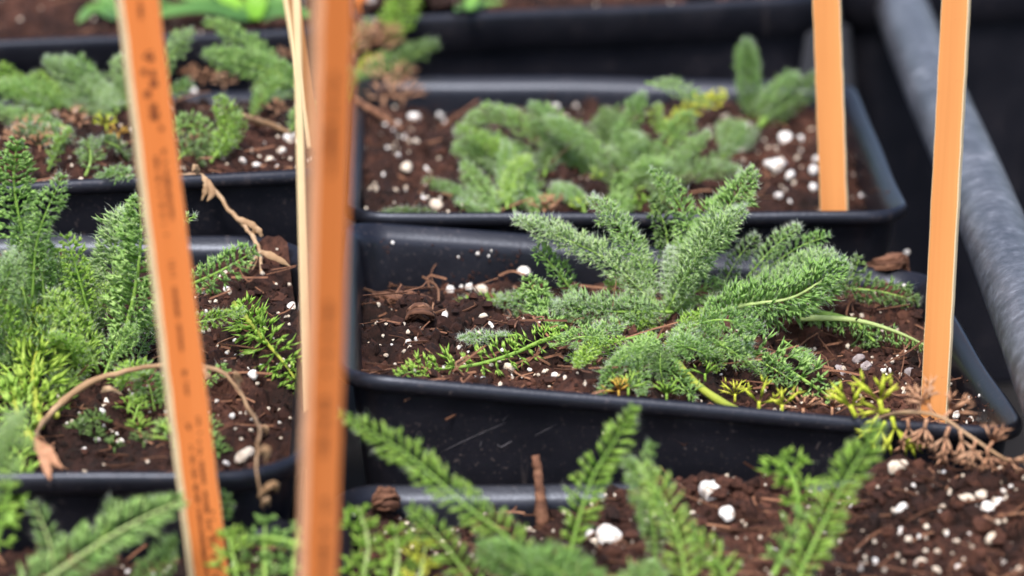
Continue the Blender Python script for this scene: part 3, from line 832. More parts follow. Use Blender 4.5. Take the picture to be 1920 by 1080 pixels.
stem(A, [(1585, 805, 's1'), (1640, 788, 's3'), (1695, 773, dd_ - 1), (1760, 780, dd_ - 5), (1810, 812, dd_ - 8), (1860, 846, dd_ - 11), (1890, 864, dd_ - 12)], 5.5, 'straw', 'stem', 'withered brown end of the trailing stem', .5)
for x, y, s, dx, dy, m_, q in ((1605, 782, 66, -.5, -1, 'leaf_yellow', 0), (1655, 775, 72, -.25, -1, 'leaf_yellow', 0), (1668, 770, 52, -1, .05, 'leaf_yellow', 0), (1672, 782, 66, .3, 1, 'leaf_yellow', -2), (1660, 790, 52, -.5, 1, 'leaf_yellow', -2),
                      (1722, 772, 60, .1, -1, 'leaf_brown', -3), (1748, 776, 64, -.4, -1, 'leaf_brown', -4), (1768, 785, 66, .7, -.8, 'leaf_brown', -5), (1738, 785, 62, -.2, 1, 'leaf_brown', -5), (1702, 785, 58, .1, 1, 'leaf_brown', -4),
                      (1780, 800, 66, -.3, 1, 'leaf_brown', -8), (1800, 808, 60, .2, 1, 'leaf_brown', -9), (1830, 826, 56, -.3, 1, 'leaf_brown', -11), (1850, 840, 50, .2, 1, 'leaf_brown', -12), (1852, 842, 54, .6, -1, 'leaf_brown', -11), (1882, 860, 46, 1, .2, 'leaf_brown', -12)):
    fan(A, (x, y), dd_ + q + rng.normal(0, .8), s * (1.1 if m_ == 'leaf_yellow' else .95), m_, 3 if m_ == 'leaf_yellow' else 4, 38, dirpx=(dx, dy), wide=.95 if m_ == 'leaf_yellow' else .9, label={'leaf_yellow': 'bright yellow leaflet', 'leaf_brown': 'withered brown leaflet'}[m_])
filler(A, 16, .012, (.008, .015), (.0035, .0050), styles='fw', elev=(3, 30), hair=.3)

# ---- the plant at left between the labels
Cp = make_plant('yarrow_plant', 'large green yarrow at the left edge behind the arching dry stem', PC, (180, 705))
for pts, w_, s_, m_, kw in (
    ([(62, 520, 0), (38, 420, 0), (26, 340, 0), (32, 263, 0)], 86, 'f', 'leaf', dict(up=(.2, -1, .2))),
    ([(60, 560, -2), (72, 440, -2), (118, 328, -2)], 60, 'f', 'leaf', dict(up=(0, -1, .3), hair=1.8)),
    ([(55, 600, 2), (40, 500, 2), (62, 395, 2)], 72, 'w', 'leaf', {}),
    ([(-50, 620, -6), (-5, 560, -8), (32, 478, -8)], 84, 's', 'leaf_silver', {}),
    ([(85, 580, 0), (78, 510, 0), (68, 440, 0)], 66, 'f', 'leaf', dict(up=(0, -1, .3))),
    ([(172, 610, 0), (148, 520, 0), (124, 440, 0)], 64, 'f', 'leaf_bright', dict(up=(0, -1, .3))),
    ([(200, 695, 0), (240, 600, 0), (262, 480, 0), (262, 372, 0)], 110, 'f', 'leaf', dict(up=(-.3, -1, .2), hair=1.6)),
    ([(185, 700, -3), (150, 628, -5), (92, 552, -5)], 84, 'w', 'leaf_bright', {}),
    ([(195, 705, -5), (218, 655, -5), (255, 618, -5)], 62, 'w', 'leaf', dict(hair=.3)),
    ([(168, 610, 2), (200, 555, 2), (240, 508, 2)], 52, 'w', 'leaf_bright', {}),
    ([(230, 590, 6), (212, 490, 6), (238, 398, 6)], 96, 's', 'leaf_silver', {}),
    ([(150, 600, 4), (130, 540, 4), (90, 500, 4)], 70, 'w', 'leaf', {}),
    ([(330, 545, 2), (405, 512, 0), (480, 470, 0)], 66, 'f', 'leaf', dict(up=(0, -1, .6))),
    ([(280, 610, 0), (370, 604, -2), (454, 586, -2)], 46, 'w', 'leaf_bright', dict(hair=.5)),
    ([(285, 450, 6), (330, 422, 6), (368, 404, 6)], 34, 'f', 'leaf', {}),
    ([(120, 660, -4), (70, 620, -6), (10, 600, -6)], 74, 'w', 'leaf', {}),
    ([(110, 690, -6), (60, 680, -8), (-20, 700, -8)], 70, 'f', 'leaf_dark', {}),
    ([(240, 650, 4), (280, 600, 6), (330, 570, 6)], 60, 'w', 'leaf', {}),
    ([(75, 800, -8), (62, 710, -7), (72, 640, -5), (70, 575, -4)], 120, 'o', 'leaf_lime', dict(up=(.1, -1, .3), rib='stem_yellow', hair=0)),
    ([(60, 830, -9), (30, 760, -9), (20, 680, -8)], 100, 'o', 'leaf_bright', dict(up=(.1, -1, .3), rib='stem_yellow', hair=0)),
    ([(105, 780, -7), (112, 700, -6), (120, 640, -5)], 80, 'o', 'leaf_bright', dict(up=(.1, -1, .3), rib='stem_yellow', hair=0)),
    ([(20, 980, -26), (25, 890, -24), (50, 800, -22)], 100, 'o', 'leaf_bright', dict(up=(.1, -1, .3), hair=0)),
    ([(440, 570, 's2'), (498, 640, 's2'), (540, 690, 's2'), (566, 735, 's2')], 84, 'o', 'leaf_bright', dict(rib='stem_yellow', hair=.2, up=(-.3, -1, .8))),
    ([(290, 770, 's1'), (282, 730, 's5'), (268, 695, 's8')], 60, 'w', 'leaf', dict(hair=.3)),
    ([(300, 765, 's1'), (310, 730, 's5'), (318, 700, 's7')], 56, 'f', 'leaf', dict(hair=.3)),
    ([(250, 790, 's1'), (258, 765, 's3'), (262, 745, 's4')], 44, 'f', 'leaf_bright', dict(hair=.2)),
    ([(380, 735, 's1'), (395, 710, 's3'), (425, 690, 's4')], 44, 'f', 'leaf', dict(hair=.3)),
    ([(210, 790, 's1'), (180, 785, 's2'), (140, 800, 's2')], 40, 'f', 'leaf_dark', dict(hair=.2)),
):
    leaf(Cp, pts, w_, s_, m_, **kw)
for x, y, s, m_ in ((262, 815, 40, 'leaf_bright'), (310, 825, 46, 'leaf'), (325, 840, 50, 'leaf_bright'), (400, 840, 42, 'leaf'), (395, 815, 36, 'leaf'), (240, 775, 38, 'leaf_bright'), (270, 840, 36, 'leaf_dark'), (180, 830, 34, 'leaf_dark'), (410, 860, 36, 'leaf'), (150, 815, 36, 'leaf_dark'), (215, 850, 34, 'leaf_dark')):
    fan(Cp, (x, y), 's1', s, m_, 5, 60)
filler(Cp, 13, .016, (.010, .020), (.0045, .0070), elev=(15, 65), az=(20, 330))
filler(Cp, 6, .008, (.014, .022), (.005, .0075), elev=(45, 75), az=(60, 260))

# ---- upper left plant
Dp = make_plant('yarrow_plant', 'blurred woolly yarrow in the upper left pot', PD, (225, 218))
for pts, w_, s_, m_ in (
    ([(205, 205, 0), (145, 150, 0), (86, 112, 0)], 58, 's', 'leaf_silver'), ([(215, 208, -1), (168, 150, -2), (122, 112, -2)], 56, 's', 'leaf'),
    ([(222, 210, -3), (192, 172, -3), (158, 150, -3)], 48, 's', 'leaf_silver'), ([(215, 215, -4), (120, 205, -6), (46, 196, -6)], 46, 's', 'leaf_silver'),
    ([(130, 240, -10), (50, 222, -10), (-40, 205, -10)], 52, 'w', 'leaf'), ([(280, 180, 2), (308, 122, 2), (360, 58, 2)], 56, 'w', 'leaf_silver'),
    ([(270, 195, 0), (320, 175, 0), (362, 158, 0)], 42, 'w', 'leaf'), ([(600, 195, 5), (510, 135, 3), (384, 100, 3)], 66, 'w', 'leaf'),
    ([(540, 130, 8), (460, 82, 8), (386, 40, 8)], 60, 'f', 'leaf'), ([(240, 205, 0), (228, 150, 2), (234, 105, 2)], 50, 's', 'leaf_silver'),
    ([(395, 305, 's1'), (430, 235, 's6'), (408, 182, 's10')], 52, 'w', 'leaf_bright'), ([(410, 290, 's1'), (440, 250, 's4'), (455, 215, 's7')], 48, 'w', 'leaf_bright'),
    ([(90, 320, 's1'), (108, 280, 's4'), (128, 245, 's7')], 46, 'w', 'leaf_bright'), ([(160, 330, 's1'), (170, 300, 's3'), (165, 265, 's5')], 56, 'w', 'leaf_dark'),
    ([(180, 340, 's1'), (215, 325, 's3'), (245, 335, 's2')], 46, 'w', 'leaf'), ([(300, 260, 's2'), (350, 235, 's4'), (400, 250, 's3')], 60, 'f', 'leaf'),
    ([(330, 300, 's1'), (360, 280, 's3'), (395, 290, 's2')], 60, 'w', 'leaf_dark'), ([(540, 250, 's1'), (570, 215, 's3'), (596, 195, 's5')], 50, 'w', 'leaf'),
    ([(150, 260, 's2'), (90, 255, 's3'), (30, 240, 's3')], 50, 'w', 'leaf_dark'), ([(240, 300, 's1'), (220, 275, 's4'), (190, 262, 's4')], 50, 'w', 'leaf_dark'),
    ([(330, 330, 's1'), (300, 300, 's3'), (290, 270, 's5')], 50, 'w', 'leaf'), ([(480, 170, 's1'), (510, 185, 's2'), (540, 180, 's3')], 40, 'w', 'leaf')):
    leaf(Dp, pts, w_, s_, m_, hair=.6)
for x, y, s, m_ in ((200, 245, 44, 'leaf_yellow'), (222, 260, 40, 'leaf_gold'), (140, 232, 44, 'leaf_brown'), (150, 240, 40, 'leaf_brown'), (60, 255, 50, 'leaf_brown'), (45, 270, 50, 'leaf_brown'), (75, 285, 46, 'leaf_brown'), (110, 270, 44, 'leaf_brown'), (30, 275, 46, 'leaf_brown'), (350, 275, 44, 'leaf_brown'), (380, 160, 44, 'leaf_brown'), (420, 168, 44, 'leaf_brown'), (360, 150, 40, 'leaf_brown'), (520, 215, 40, 'leaf_brown'), (530, 120, 40, 'leaf_brown')):
    fan(Dp, (x, y), 's2', s * .8, m_, 4, 70, wide=.9, label={'leaf_yellow': 'yellow leaflet', 'leaf_brown': 'withered brown leaflet', 'leaf_gold': 'golden leaflet'}.get(m_))
filler(Dp, 14, .03, (.008, .014), (.004, .006), elev=(10, 50), hair=.3)

# ---- plant in the back left corner of the pot behind
Ep = make_plant('yarrow_plant', 'small yarrow with withered leaves at the back left corner of the second pot', PB, (712, 196))
for pts, w_, s_, m_ in (
    ([(650, 185, 0), (725, 132, 0), (820, 82, -2)], 66, 'w', 'leaf_dark'), ([(660, 150, 4), (680, 130, 4), (720, 112, 4)], 44, 'w', 'leaf_yellow'),
    ([(655, 100, 8), (672, 75, 8), (696, 42, 8)], 44, 'w', 'leaf'), ([(738, 80, 10), (752, 35, 10), (764, -12, 10)], 74, 'f', 'leaf_bright'),
    ([(655, 165, 2), (690, 140, 2), (730, 105, 2)], 50, 'f', 'leaf'), ([(725, 75, 10), (735, 45, 10), (720, 20, 10)], 50, 'f', 'leaf_bright'),
    ([(650, 190, -2), (645, 160, -2), (655, 130, -2)], 50, 'w', 'leaf')):
    leaf(Ep, pts, w_, s_, m_, hair=.5)
for x, y, s in ((700, 175, 70), (725, 180, 76), (745, 185, 70), (735, 165, 66), (720, 200, 60), (755, 200, 56)):
    fan(Ep, (x, y), 's1', s, 'leaf_brown', 5, 75, wide=.8, label='withered brown leaflet')
for x, y in ((660, 95), (680, 85), (700, 78), (720, 82), (690, 95), (735, 90), (660, 110)):
    fan(Ep, (x, y), 6, 44, 'leaf_brown', 5, 80, wide=.8, label='withered brown leaflet')
stem(Ep, [(712, 190, 's1'), (700, 150, 4), (715, 100, 8), (745, 78, 10)], 5, 'straw')

# ---- plant behind
Bp = make_plant('yarrow_plant', 'broad yarrow clump filling the second pot behind the focused rosette', PB, (1140, 345))
for pts, w_, s_, m_ in (
    ([(1130, 325, 0), (1075, 258, 2), (995, 198, 2)], 66, 's', 'leaf'), ([(1140, 320, -2), (1095, 268, -3), (1020, 222, -3)], 54, 's', 'leaf'),
    ([(1150, 325, 0), (1175, 245, 0), (1208, 176, 0)], 60, 's', 'leaf'), ([(1090, 320, 4), (990, 240, 4), (920, 215, 4), (856, 250, 2)], 60, 's', 'leaf'),
    ([(1010, 330, -2), (940, 285, -3), (856, 235, -3)], 46, 'f', 'leaf_bright'), ([(965, 395, -6), (945, 330, -6), (950, 265, -6)], 46, 'w', 'leaf'),
    ([(950, 390, -8), (962, 335, -8), (990, 292, -8)], 60, 'w', 'leaf_bright'), ([(890, 378, -10), (840, 355, -10), (795, 338, -10)], 40, 'w', 'leaf'),
    ([(935, 400, -12), (900, 350, -12), (868, 305, -12)], 62, 'w', 'leaf'), ([(950, 408, -14), (895, 400, -14), (858, 382, -14)], 50, 's', 'leaf'),
    ([(1000, 360, -4), (1045, 305, -4), (1085, 268, -4)], 48, 'w', 'leaf_bright'), ([(990, 402, -14), (1030, 372, -14), (1068, 362, -14)], 52, 'w', 'leaf'),
    ([(1150, 345, -4), (1130, 312, -4), (1150, 282, -4)], 52, 's', 'leaf_silver'), ([(1170, 345, -6), (1260, 312, -8), (1330, 250, -8)], 60, 's', 'leaf'),
    ([(1195, 355, -10), (1290, 322, -10), (1385, 318, -10)], 60, 's', 'leaf_silver'), ([(1165, 405, -14), (1165, 365, -14), (1160, 325, -14)], 66, 'f', 'leaf'),
    ([(1190, 320, -4), (1172, 280, -4), (1200, 255, -4)], 50, 's', 'leaf'), ([(1020, 330, 2), (1040, 280, 2), (1110, 240, 2)], 56, 'w', 'leaf_dark'),
    ([(960, 330, 2), (900, 300, 2), (850, 280, 2)], 56, 'w', 'leaf_dark'), ([(1010, 400, -12), (980, 350, -12), (1000, 320, -12)], 60, 'w', 'leaf'),
    ([(1100, 405, -14), (1085, 375, -14), (1040, 345, -14)], 46, 'w', 'leaf'), ([(1220, 405, -14), (1240, 370, -14), (1230, 330, -14)], 60, 'f', 'leaf_dark'),
    ([(1240, 300, 2), (1265, 250, 3), (1300, 215, 4)], 60, 'w', 'leaf'), ([(1310, 340, -8), (1340, 310, -8), (1370, 280, -8)], 60, 'w', 'leaf_dark'),
    ([(1230, 245, 8), (1300, 205, 8), (1362, 178, 8)], 62, 'f', 'leaf_yellow'), ([(1210, 155, 10), (1265, 165, 9), (1330, 200, 8)], 46, 'w', 'leaf'),
    ([(1300, 265, 6), (1240, 240, 6), (1230, 195, 6)], 52, 'w', 'leaf_bright'), ([(700, 400, 's1'), (770, 400, 's2'), (840, 408, 's2')], 36, 'w', 'leaf_dark'),
    ([(1350, 300, 0), (1380, 260, 2), (1400, 240, 2)], 46, 'w', 'leaf')):
    leaf(Bp, pts, w_ * .86, s_, m_, hair=.5, label='yellowing feathered leaf' if m_ == 'leaf_yellow' else None)
for x, y, s, m_ in ((1092, 408, 56, 'leaf_lime'), (1020, 405, 50, 'leaf_brown'), (1035, 395, 46, 'leaf_brown'), (1200, 395, 46, 'leaf_bright'), (1120, 345, 36, 'leaf_lime')):
    fan(Bp, (x, y), 's1', s * .8, m_, 4, 50, wide=1.0, label={'leaf_yellow': 'yellow green leaflet', 'leaf_brown': 'withered brown leaflet'}.get(m_))
filler(Bp, 9, .022, (.008, .016), (.0045, .0065), styles='ws', elev=(10, 55), hair=.4)
B2 = make_plant('yarrow_plant', 'small yarrow with one upright leaf beside the rear right orange label', PB, (1412, 228))
for pts, w_, s_, m_ in (
    ([(1406, 222, 0), (1403, 150, 0), (1400, 76, 0)], 52, 's', 'leaf'), ([(1415, 222, -2), (1450, 180, -2), (1495, 142, -2)], 54, 's', 'leaf'),
    ([(1425, 228, -3), (1485, 190, -3), (1535, 140, -3)], 56, 'w', 'leaf_dark'), ([(1400, 230, -4), (1370, 240, -4), (1355, 270, -6)], 46, 'w', 'leaf'),
    ([(1410, 235, -4), (1400, 260, -6), (1380, 285, -8)], 40, 'w', 'leaf_dark'), ([(1425, 235, -4), (1450, 215, -2), (1470, 225, -2)], 44, 'd', 'leaf_dark')):
    leaf(B2, pts, w_, s_, m_, hair=.6)

# ---- bottom left plant (near, out of focus)
Gp = make_plant('yarrow_plant', 'blurred yarrow at the bottom left corner with one large feathered leaf', PG, (60, 1170))
for pts, w_, s_, m_, kw in (
    ([(-60, 1190, 0), (110, 1070, 2), (225, 995, 4), (340, 938, 6)], 128, 'g', 'leaf', dict(up=(-.2, -1, .7), rib='rib_pale')),
    ([(110, 1100, 4), (90, 1010, 6), (62, 942, 8)], 64, 'g', 'leaf', dict(up=(0, -1, .3), rib='rib_pale')),
    ([(-70, 980, -14), (-5, 870, -16), (42, 785, -18)], 120, 'w', 'leaf_silver', {}),
    ([(-20, 1050, 8), (10, 960, 10), (20, 900, 10)], 80, 'o', 'leaf_bright', dict(up=(0, -1, .4))),
    ([(220, 1130, 6), (300, 1060, 8), (330, 1010, 8)], 70, 'f', 'leaf', {}),
    ([(170, 1060, 10), (196, 1000, 10), (212, 935, 10)], 56, 'g', 'leaf', {}),
    ([(600, 1035, 12), (520, 1010, 14), (415, 1008, 16)], 40, 'd', 'leaf_bright', {}),
    ([(505, 1140, 10), (495, 1050, 14), (498, 970, 16)], 80, 'o', 'leaf', dict(up=(0, -1, .2))),
    ([(450, 1140, 10), (440, 1060, 12), (425, 990, 14)], 80, 'o', 'leaf_bright', dict(up=(0, -1, .2))),
    ([(545, 1130, 10), (550, 1050, 12), (560, 985, 14)], 70, 'o', 'leaf', dict(up=(0, -1, .2))),
    ([(395, 1000, 20), (415, 960, 22), (425, 925, 22)], 50, 'f', 'leaf', {}),
):
    leaf(Gp, pts, w_, s_, m_, hair=.4, **kw)

# ---- bottom right plant (near, out of focus)
Hp = make_plant('yarrow_plant', 'blurred bright green yarrow at the bottom centre with feathered leaves rising', PH, (1100, 1150))
for pts, w_, s_, m_, kw in (
    ([(1080, 1160, 0), (970, 1025, 2), (870, 945, 4), (760, 850, 8), (636, 776, 10)], 92, 'g', 'leaf_bright', dict(up=(.2, -1, .5), rib='rib')),
    ([(1060, 1070, 10), (1105, 910, 12), (1148, 835, 13), (1190, 762, 13)], 94, 'g', 'leaf_bright', dict(up=(.2, -1, .2))),
    ([(1300, 1160, -4), (1265, 985, 0), (1205, 872, 4)], 104, 'g', 'leaf_bright', {}),
    ([(1230, 1060, 8), (1220, 960, 10), (1175, 860, 12)], 60, 'w', 'leaf', {}),
    ([(1470, 1140, -4), (1540, 990, 0), (1592, 890, 2), (1652, 795, 4)], 104, 'g', 'leaf_bright', dict(up=(-.2, -1, .3), rib='rib')),
    ([(1500, 960, 16), (1488, 900, 17), (1462, 855, 18)], 90, 'o', 'leaf_bright', dict(up=(0, -1, .3))),
    ([(1450, 1080, 2), (1480, 1010, 4), (1500, 960, 6)], 70, 'o', 'leaf', dict(up=(0, -1, .3))),
    ([(660, 1150, 4), (690, 1030, 6), (672, 950, 8)], 84, 'o', 'leaf_bright', dict(up=(0, -1, .2), rib='rib_pale')),
    ([(720, 1150, 4), (745, 1060, 6), (740, 985, 8)], 84, 'o', 'leaf_bright', dict(up=(0, -1, .2), rib='rib_pale')),
    ([(780, 1150, 2), (790, 1070, 4), (800, 1010, 6)], 70, 'o', 'leaf_yellow', dict(up=(0, -1, .2), rib='rib_pale')),
    ([(920, 1140, 0), (840, 1030, 2), (770, 950, 6)], 84, 'g', 'leaf_bright', dict(up=(0, -1, .3))),
    ([(1090, 1160, -6), (1000, 1085, -6), (900, 1030, -6)], 105, 'w', 'leaf', {}),
    ([(1180, 1180, -8), (1090, 1095, -8), (990, 1045, -8)], 110, 'w', 'leaf', {}),
    ([(1130, 1180, -8), (1180, 1110, -8), (1240, 1070, -6)], 90, 'w', 'leaf', {}),
    ([(1380, 1130, -2), (1350, 1060, 0), (1300, 1010, 0)], 110, 'g', 'leaf_bright', {}),
    ([(1190, 890, 12), (1215, 860, 12), (1225, 830, 12)], 40, 'f', 'leaf', {}),
):
    leaf(Hp, pts, w_, s_, m_, hair=.35, **kw)

# ---- strap leaved plants in the far row
def strap_plant(label, pot, crown, leaves, group):
    pl = make_plant('strap_leaf_plant', label, pot, crown, group)
    for pts, wpx, m_ in leaves:
        P = resolve(pl, pts); C, L = curve(P, 18)
        w = px_len(C[9], wpx) * .5
        t = np.linspace(0, 1, 18)
        wd = w * np.clip(np.sin(np.pi * np.clip(t * .92 + .08, 0, 1)) ** .6, .02, 1)
        mb = MB()
        up = unit(np.array([0, -.6, 1.0]))
        T, S, U = frames(C, up)
        rows = [C + S * (wd * a)[:, None] + U * (wd * b)[:, None] for a, b in ((-1, .30), (-.5, .10), (0, 0), (.5, .10), (1, .30))]
        rows2 = [r_ - U * 0.0003 for r_ in rows]
        V = np.stack(rows + rows2, 1).reshape(-1, 3)
        f = []
        for i_ in range(17):
            for j_ in range(4):
                a = i_ * 10 + j_
                f.append((a, a + 1, a + 11, a + 10)); b = a + 5
                f.append((b, b + 10, b + 11, b + 1))
            f.append((i_ * 10, i_ * 10 + 10, i_ * 10 + 15, i_ * 10 + 5)); f.append((i_ * 10 + 4, i_ * 10 + 9, i_ * 10 + 19, i_ * 10 + 14))
        mb.add(V, None, f, 0, np.repeat(t, 10))
        new_obj('leaf', mb.mesh('leaf', [M[m_]], pl.c), pl.root)
    return pl
strap_plant('blurred bright green strap leaved plant in the far left pot', PF, (475, 36),
            [([(470, 36, 0), (440, 10, 2), (390, -30, 6)], 34, 'strap_bright'), ([(480, 36, 0), (482, 0, 0), (486, -40, 0)], 40, 'strap_bright'), ([(485, 36, 0), (520, 5, 2), (580, -25, 4)], 34, 'strap'),
             ([(465, 36, 0), (380, 15, 0), (270, 32, -3)], 34, 'strap'), ([(490, 38, 0), (530, 25, -2), (590, 28, -4)], 30, 'strap'), ([(470, 34, 2), (400, 2, 6), (300, -20, 10)], 36, 'strap')], 'strap leaved plants in the far row')
strap_plant('dull green strap leaved plant near the top left corner', PF, (230, 40),
            [([(215, 36, 0), (180, 15, 0), (145, 42, -3)], 26, 'strap'), ([(230, 36, 0), (200, 0, 2), (160, -30, 4)], 30, 'strap'), ([(240, 38, 0), (290, 10, 0), (330, 8, 0)], 30, 'strap')], 'strap leaved plants in the far row')
strap_plant('low green seedling in the far pot at top centre', PE, (880, 18),
            [([(880, 20, 0), (905, 8, 0), (945, 4, -1)], 22, 'strap'), ([(880, 20, 0), (868, 10, -2), (855, 20, -4)], 22, 'strap'), ([(880, 18, 0), (890, -10, 3), (900, -40, 5)], 24, 'strap_bright')], 'strap leaved plants in the far row')

# ------------------------------------------------------------------ plant labels (flat orange stakes)
def stake(label, top_px, bot_px, y_top, y_bot, yaw, width=.0050, thick=.0013, face='orange', edge='edge', extra=.02, sink=.02, group='orange plant labels', point=True):
    """flat stake whose centre line passes through two picture points at the given depths"""
    a = at_y(*top_px, y_top); b = at_y(*bot_px, y_bot)
    ax = unit(a - b)
    b2 = b - ax * sink; a2 = a + ax * extra
    L = np.linalg.norm(a2 - b2)
    root = empty('plant_label', b2)
    ex = np.array([math.cos(yaw), math.sin(yaw), 0]); ex = unit(ex - ax * np.dot(ex, ax)); ey = np.cross(ax, ex)
    root.matrix_world = Matrix(((ex[0], ey[0], ax[0], b2[0]), (ex[1], ey[1], ax[1], b2[1]), (ex[2], ey[2], ax[2], b2[2]), (0, 0, 0, 1)))
    tag(root, label, 'plant label', group)
    mb = MB()
    n = 40
    z = np.linspace(0, L, n)
    w = np.full(n, width / 2)
    if point: w = np.minimum(w, .0006 + z * .35)
    w = w * (1 + .012 * np.sin(z * 900 + yaw * 5) + .008 * rng.normal(size=n))
    t = thick / 2; bv = .00012
    prof = [(-1, -t + bv, 1), (-1, t - bv, 1), (-1, t, 0), (1, t, 0), (1, t - bv, 1), (1, -t + bv, 1), (1, -t, 0), (-1, -t, 0)]
    rows = []
    for sx, yy, outer in prof:
        rows.append(np.stack([sx * (w - (0 if outer else bv)), np.full(n, yy), z], 1))
    V = np.stack(rows, 1).reshape(-1, 3); k = 8
    fe, ff = [], []
    for i_ in range(n - 1):
        for j_ in range(k):
            q_ = (i_ * k + j_, i_ * k + (j_ + 1) % k, (i_ + 1) * k + (j_ + 1) % k, (i_ + 1) * k + j_)
            (ff if j_ in (2, 6) else fe).append(q_)
    ends = [(0, 7, 6, 5), (0, 5, 4, 1), (1, 4, 3, 2)]
    e2 = [tuple((n - 1) * k + i_ for i_ in reversed(q_)) for q_ in ends]
    mb.add(V, None, ff, 0)
    mb.n -= len(V); mb.v.pop(); mb.t.pop()
    mb.add(V, None, fe + ends + e2, 1)
    new_obj('blade', mb.mesh('blade', [M[face], M[edge]], smooth=False), root)
    root['_len'] = float(L)
    return root, L, width, thick, ax, b2
def print_marks(st, marks, px_pts):
    """faded print: marks = (picture y, across -1..1, length px, width fraction)"""
    root, L, width, thick, ax, b2 = st
    mb = MB()
    for (py, ac, ln, wf) in marks:
        # distance along the stake where the centre line has this picture row
        lo, hi = 0.0, L
        for _ in range(30):
            m_ = (lo + hi) / 2; P = b2 + ax * m_
            rel = P - CAM; yy = 540 - FPX * np.dot(rel, _U) / np.dot(rel, _F)
            if yy > py: lo = m_
            else: hi = m_
        zc = lo; h = px_len(P, ln) * .5; w = width * wf * .5; x = ac * width * .5
        yq = -thick / 2 - .00006
        V = [(x - w, yq, zc - h), (x + w, yq, zc - h), (x + w, yq, zc + h), (x - w, yq, zc + h)]
        mb.add(V, None, [(0, 1, 2, 3)])
    new_obj('printed_text', mb.mesh('printed_text', [M['ink']], smooth=False), root)['label'] = 'small dark print too faded to read'
def text_column(y0, y1, ac, w=.13, step=5.5, density=.85):
    out = []; y = y0
    while y < y1:
        ln = random.uniform(2.0, 4.2)
        if random.random() < density:
            out.append((y, ac + random.uniform(-.02, .02), ln, w * random.uniform(.6, 1.1)))
            if random.random() < .6: out.append((y + ln * .6, ac + random.choice((-1, 1)) * w * .35, ln * 1.3, w * .3))
        else: y += 4
        y += step * random.uniform(.8, 1.2)
    return out
yC = lambda px, py, p: on_soil(p, px, py)[1]
b1 = on_soil(PG, 398, 1135)
S1 = stake('front left orange label with faded print and a cream left edge', (258, 0), (398, 1135), b1[1] - .002, b1[1], math.radians(31), .0052, .0021, 'orange', 'edge', .03)
mk = text_column(0, 30, -.1, .14) + [(103, -.15, 8, .10), (108, .15, 12, .16), (130, -.32, 12, .16), (137, .15, 14, .14), (155, .12, 14, .22), (172, -.28, 14, .18), (96, .1, 4, .2)]
mk += text_column(192, 222, -.05, .26, 4.5) + text_column(226, 244, .25, .12) + text_column(272, 412, .22, .14) + text_column(290, 420, -.25, .13, 5, .7) + text_column(425, 470, -.18, .12, 5, .6)
mk += text_column(486, 520, -.1, .16, 10) + text_column(535, 590, -.12, .14) + text_column(605, 650, -.12, .12) + text_column(680, 745, -.12, .13, 6) + text_column(782, 815, .3, .12) + text_column(780, 800, -.3, .14)
mk += text_column(830, 1110, -.28, .14, 5, .9) + text_column(825, 1110, .18, .14, 5, .9) + text_column(950, 1110, .45, .1, 5, .7)
print_marks(S1, mk, None)
b3 = at_z(585, 1420, .074)
S3 = stake('nearest orange label, strongly blurred, left of centre', (626, 0), (585, 1420), b3[1] - .012, b3[1], math.radians(33), .0044, .0019, 'orange', 'edge_pink', .03, .004)
print_marks(S3, text_column(130, 330, -.15, .18, 6) + [(255, -.25, 60, .16)] + text_column(560, 700, -.05, .2, 6) + text_column(740, 850, -.1, .25, 6) + text_column(930, 1080, .1, .2, 6), None)
b2_ = on_soil(PC, 576, 822)
S2 = stake('thin pale label seen edge on, left of the nearest orange label', (556, 0), (576, 822), b2_[1] + .002, b2_[1], math.radians(93.2), .0046, .0011, 'orange_light', 'edge', .03)
b4 = on_soil(PD, 597, 306)
stake('slanting orange label behind the thin edge-on one', (546, 0), (597, 306), b4[1] + .002, b4[1], math.radians(66), .0042, .0010, 'orange_light', 'edge', .03)
b5 = on_soil(PB, 1565, 418)
stake('rear right orange label standing in the second pot', (1550, 0), (1565, 418), b5[1] + .001, b5[1], math.radians(-14), .0048, .0013, 'orange_light', 'edge', .03)
b6 = on_soil(PA, 1752, 775)
S5 = stake('tall orange label in the right corner of the sharply focused pot', (1793, 0), (1752, 775), b6[1] + .002, b6[1], math.radians(-24), .0042, .0014, 'orange_light', 'edge', .03)
b7 = on_soil(PE, 676, 26)
stake('far orange label at the top edge right of the nearest one', (672, -40), (676, 26), b7[1], b7[1], math.radians(5), .0030, .0013, 'orange', 'edge', .02, .008)
stake('white label at the top edge beside a far orange one', (692, -40), (694, 22), b7[1] + .003, b7[1] + .003, math.radians(5), .0022, .0010, 'white_tag', 'white_tag', .02, .008)

# ------------------------------------------------------------------ grey pipe
pp_px = [(1655, -62, .091), (1684, 0, .0905), (1752, 170, .090), (1832, 352, .089), (1907, 540, .088), (1990, 760, .087), (2085, 1010, .086)]
P = np.array([at_z(x, y, z) for x, y, z in pp_px])
Cc, L = curve(P, 60)
proot = empty('grey_pipe', (P[-1][0], P[-1][1], 0))
tag(proot, 'weathered grey pipe running diagonally along the right side of the pots', 'pipe')
RP = .0057
mb = MB()
ang = np.arange(28) / 28 * 2 * math.pi
T, S, U = frames(Cc, np.array([0, 0, 1.0]))
a_in, a_out = [], []
nz1 = 1 + .006 * np.sin(np.linspace(0, 7, 60))[:, None] + .002 * np.sin(np.linspace(0, 40, 60)[:, None] + ang[None] * 3)
V = Cc[:, None] + RP * nz1[..., None] * (np.cos(ang)[None, :, None] * S[:, None] + np.sin(ang)[None, :, None] * U[:, None])
i, j = np.meshgrid(np.arange(59), np.arange(28), indexing='ij')
q = np.stack([i * 28 + j, i * 28 + (j + 1) % 28, (i + 1) * 28 + (j + 1) % 28, (i + 1) * 28 + j], -1).reshape(-1, 4)
f3 = []
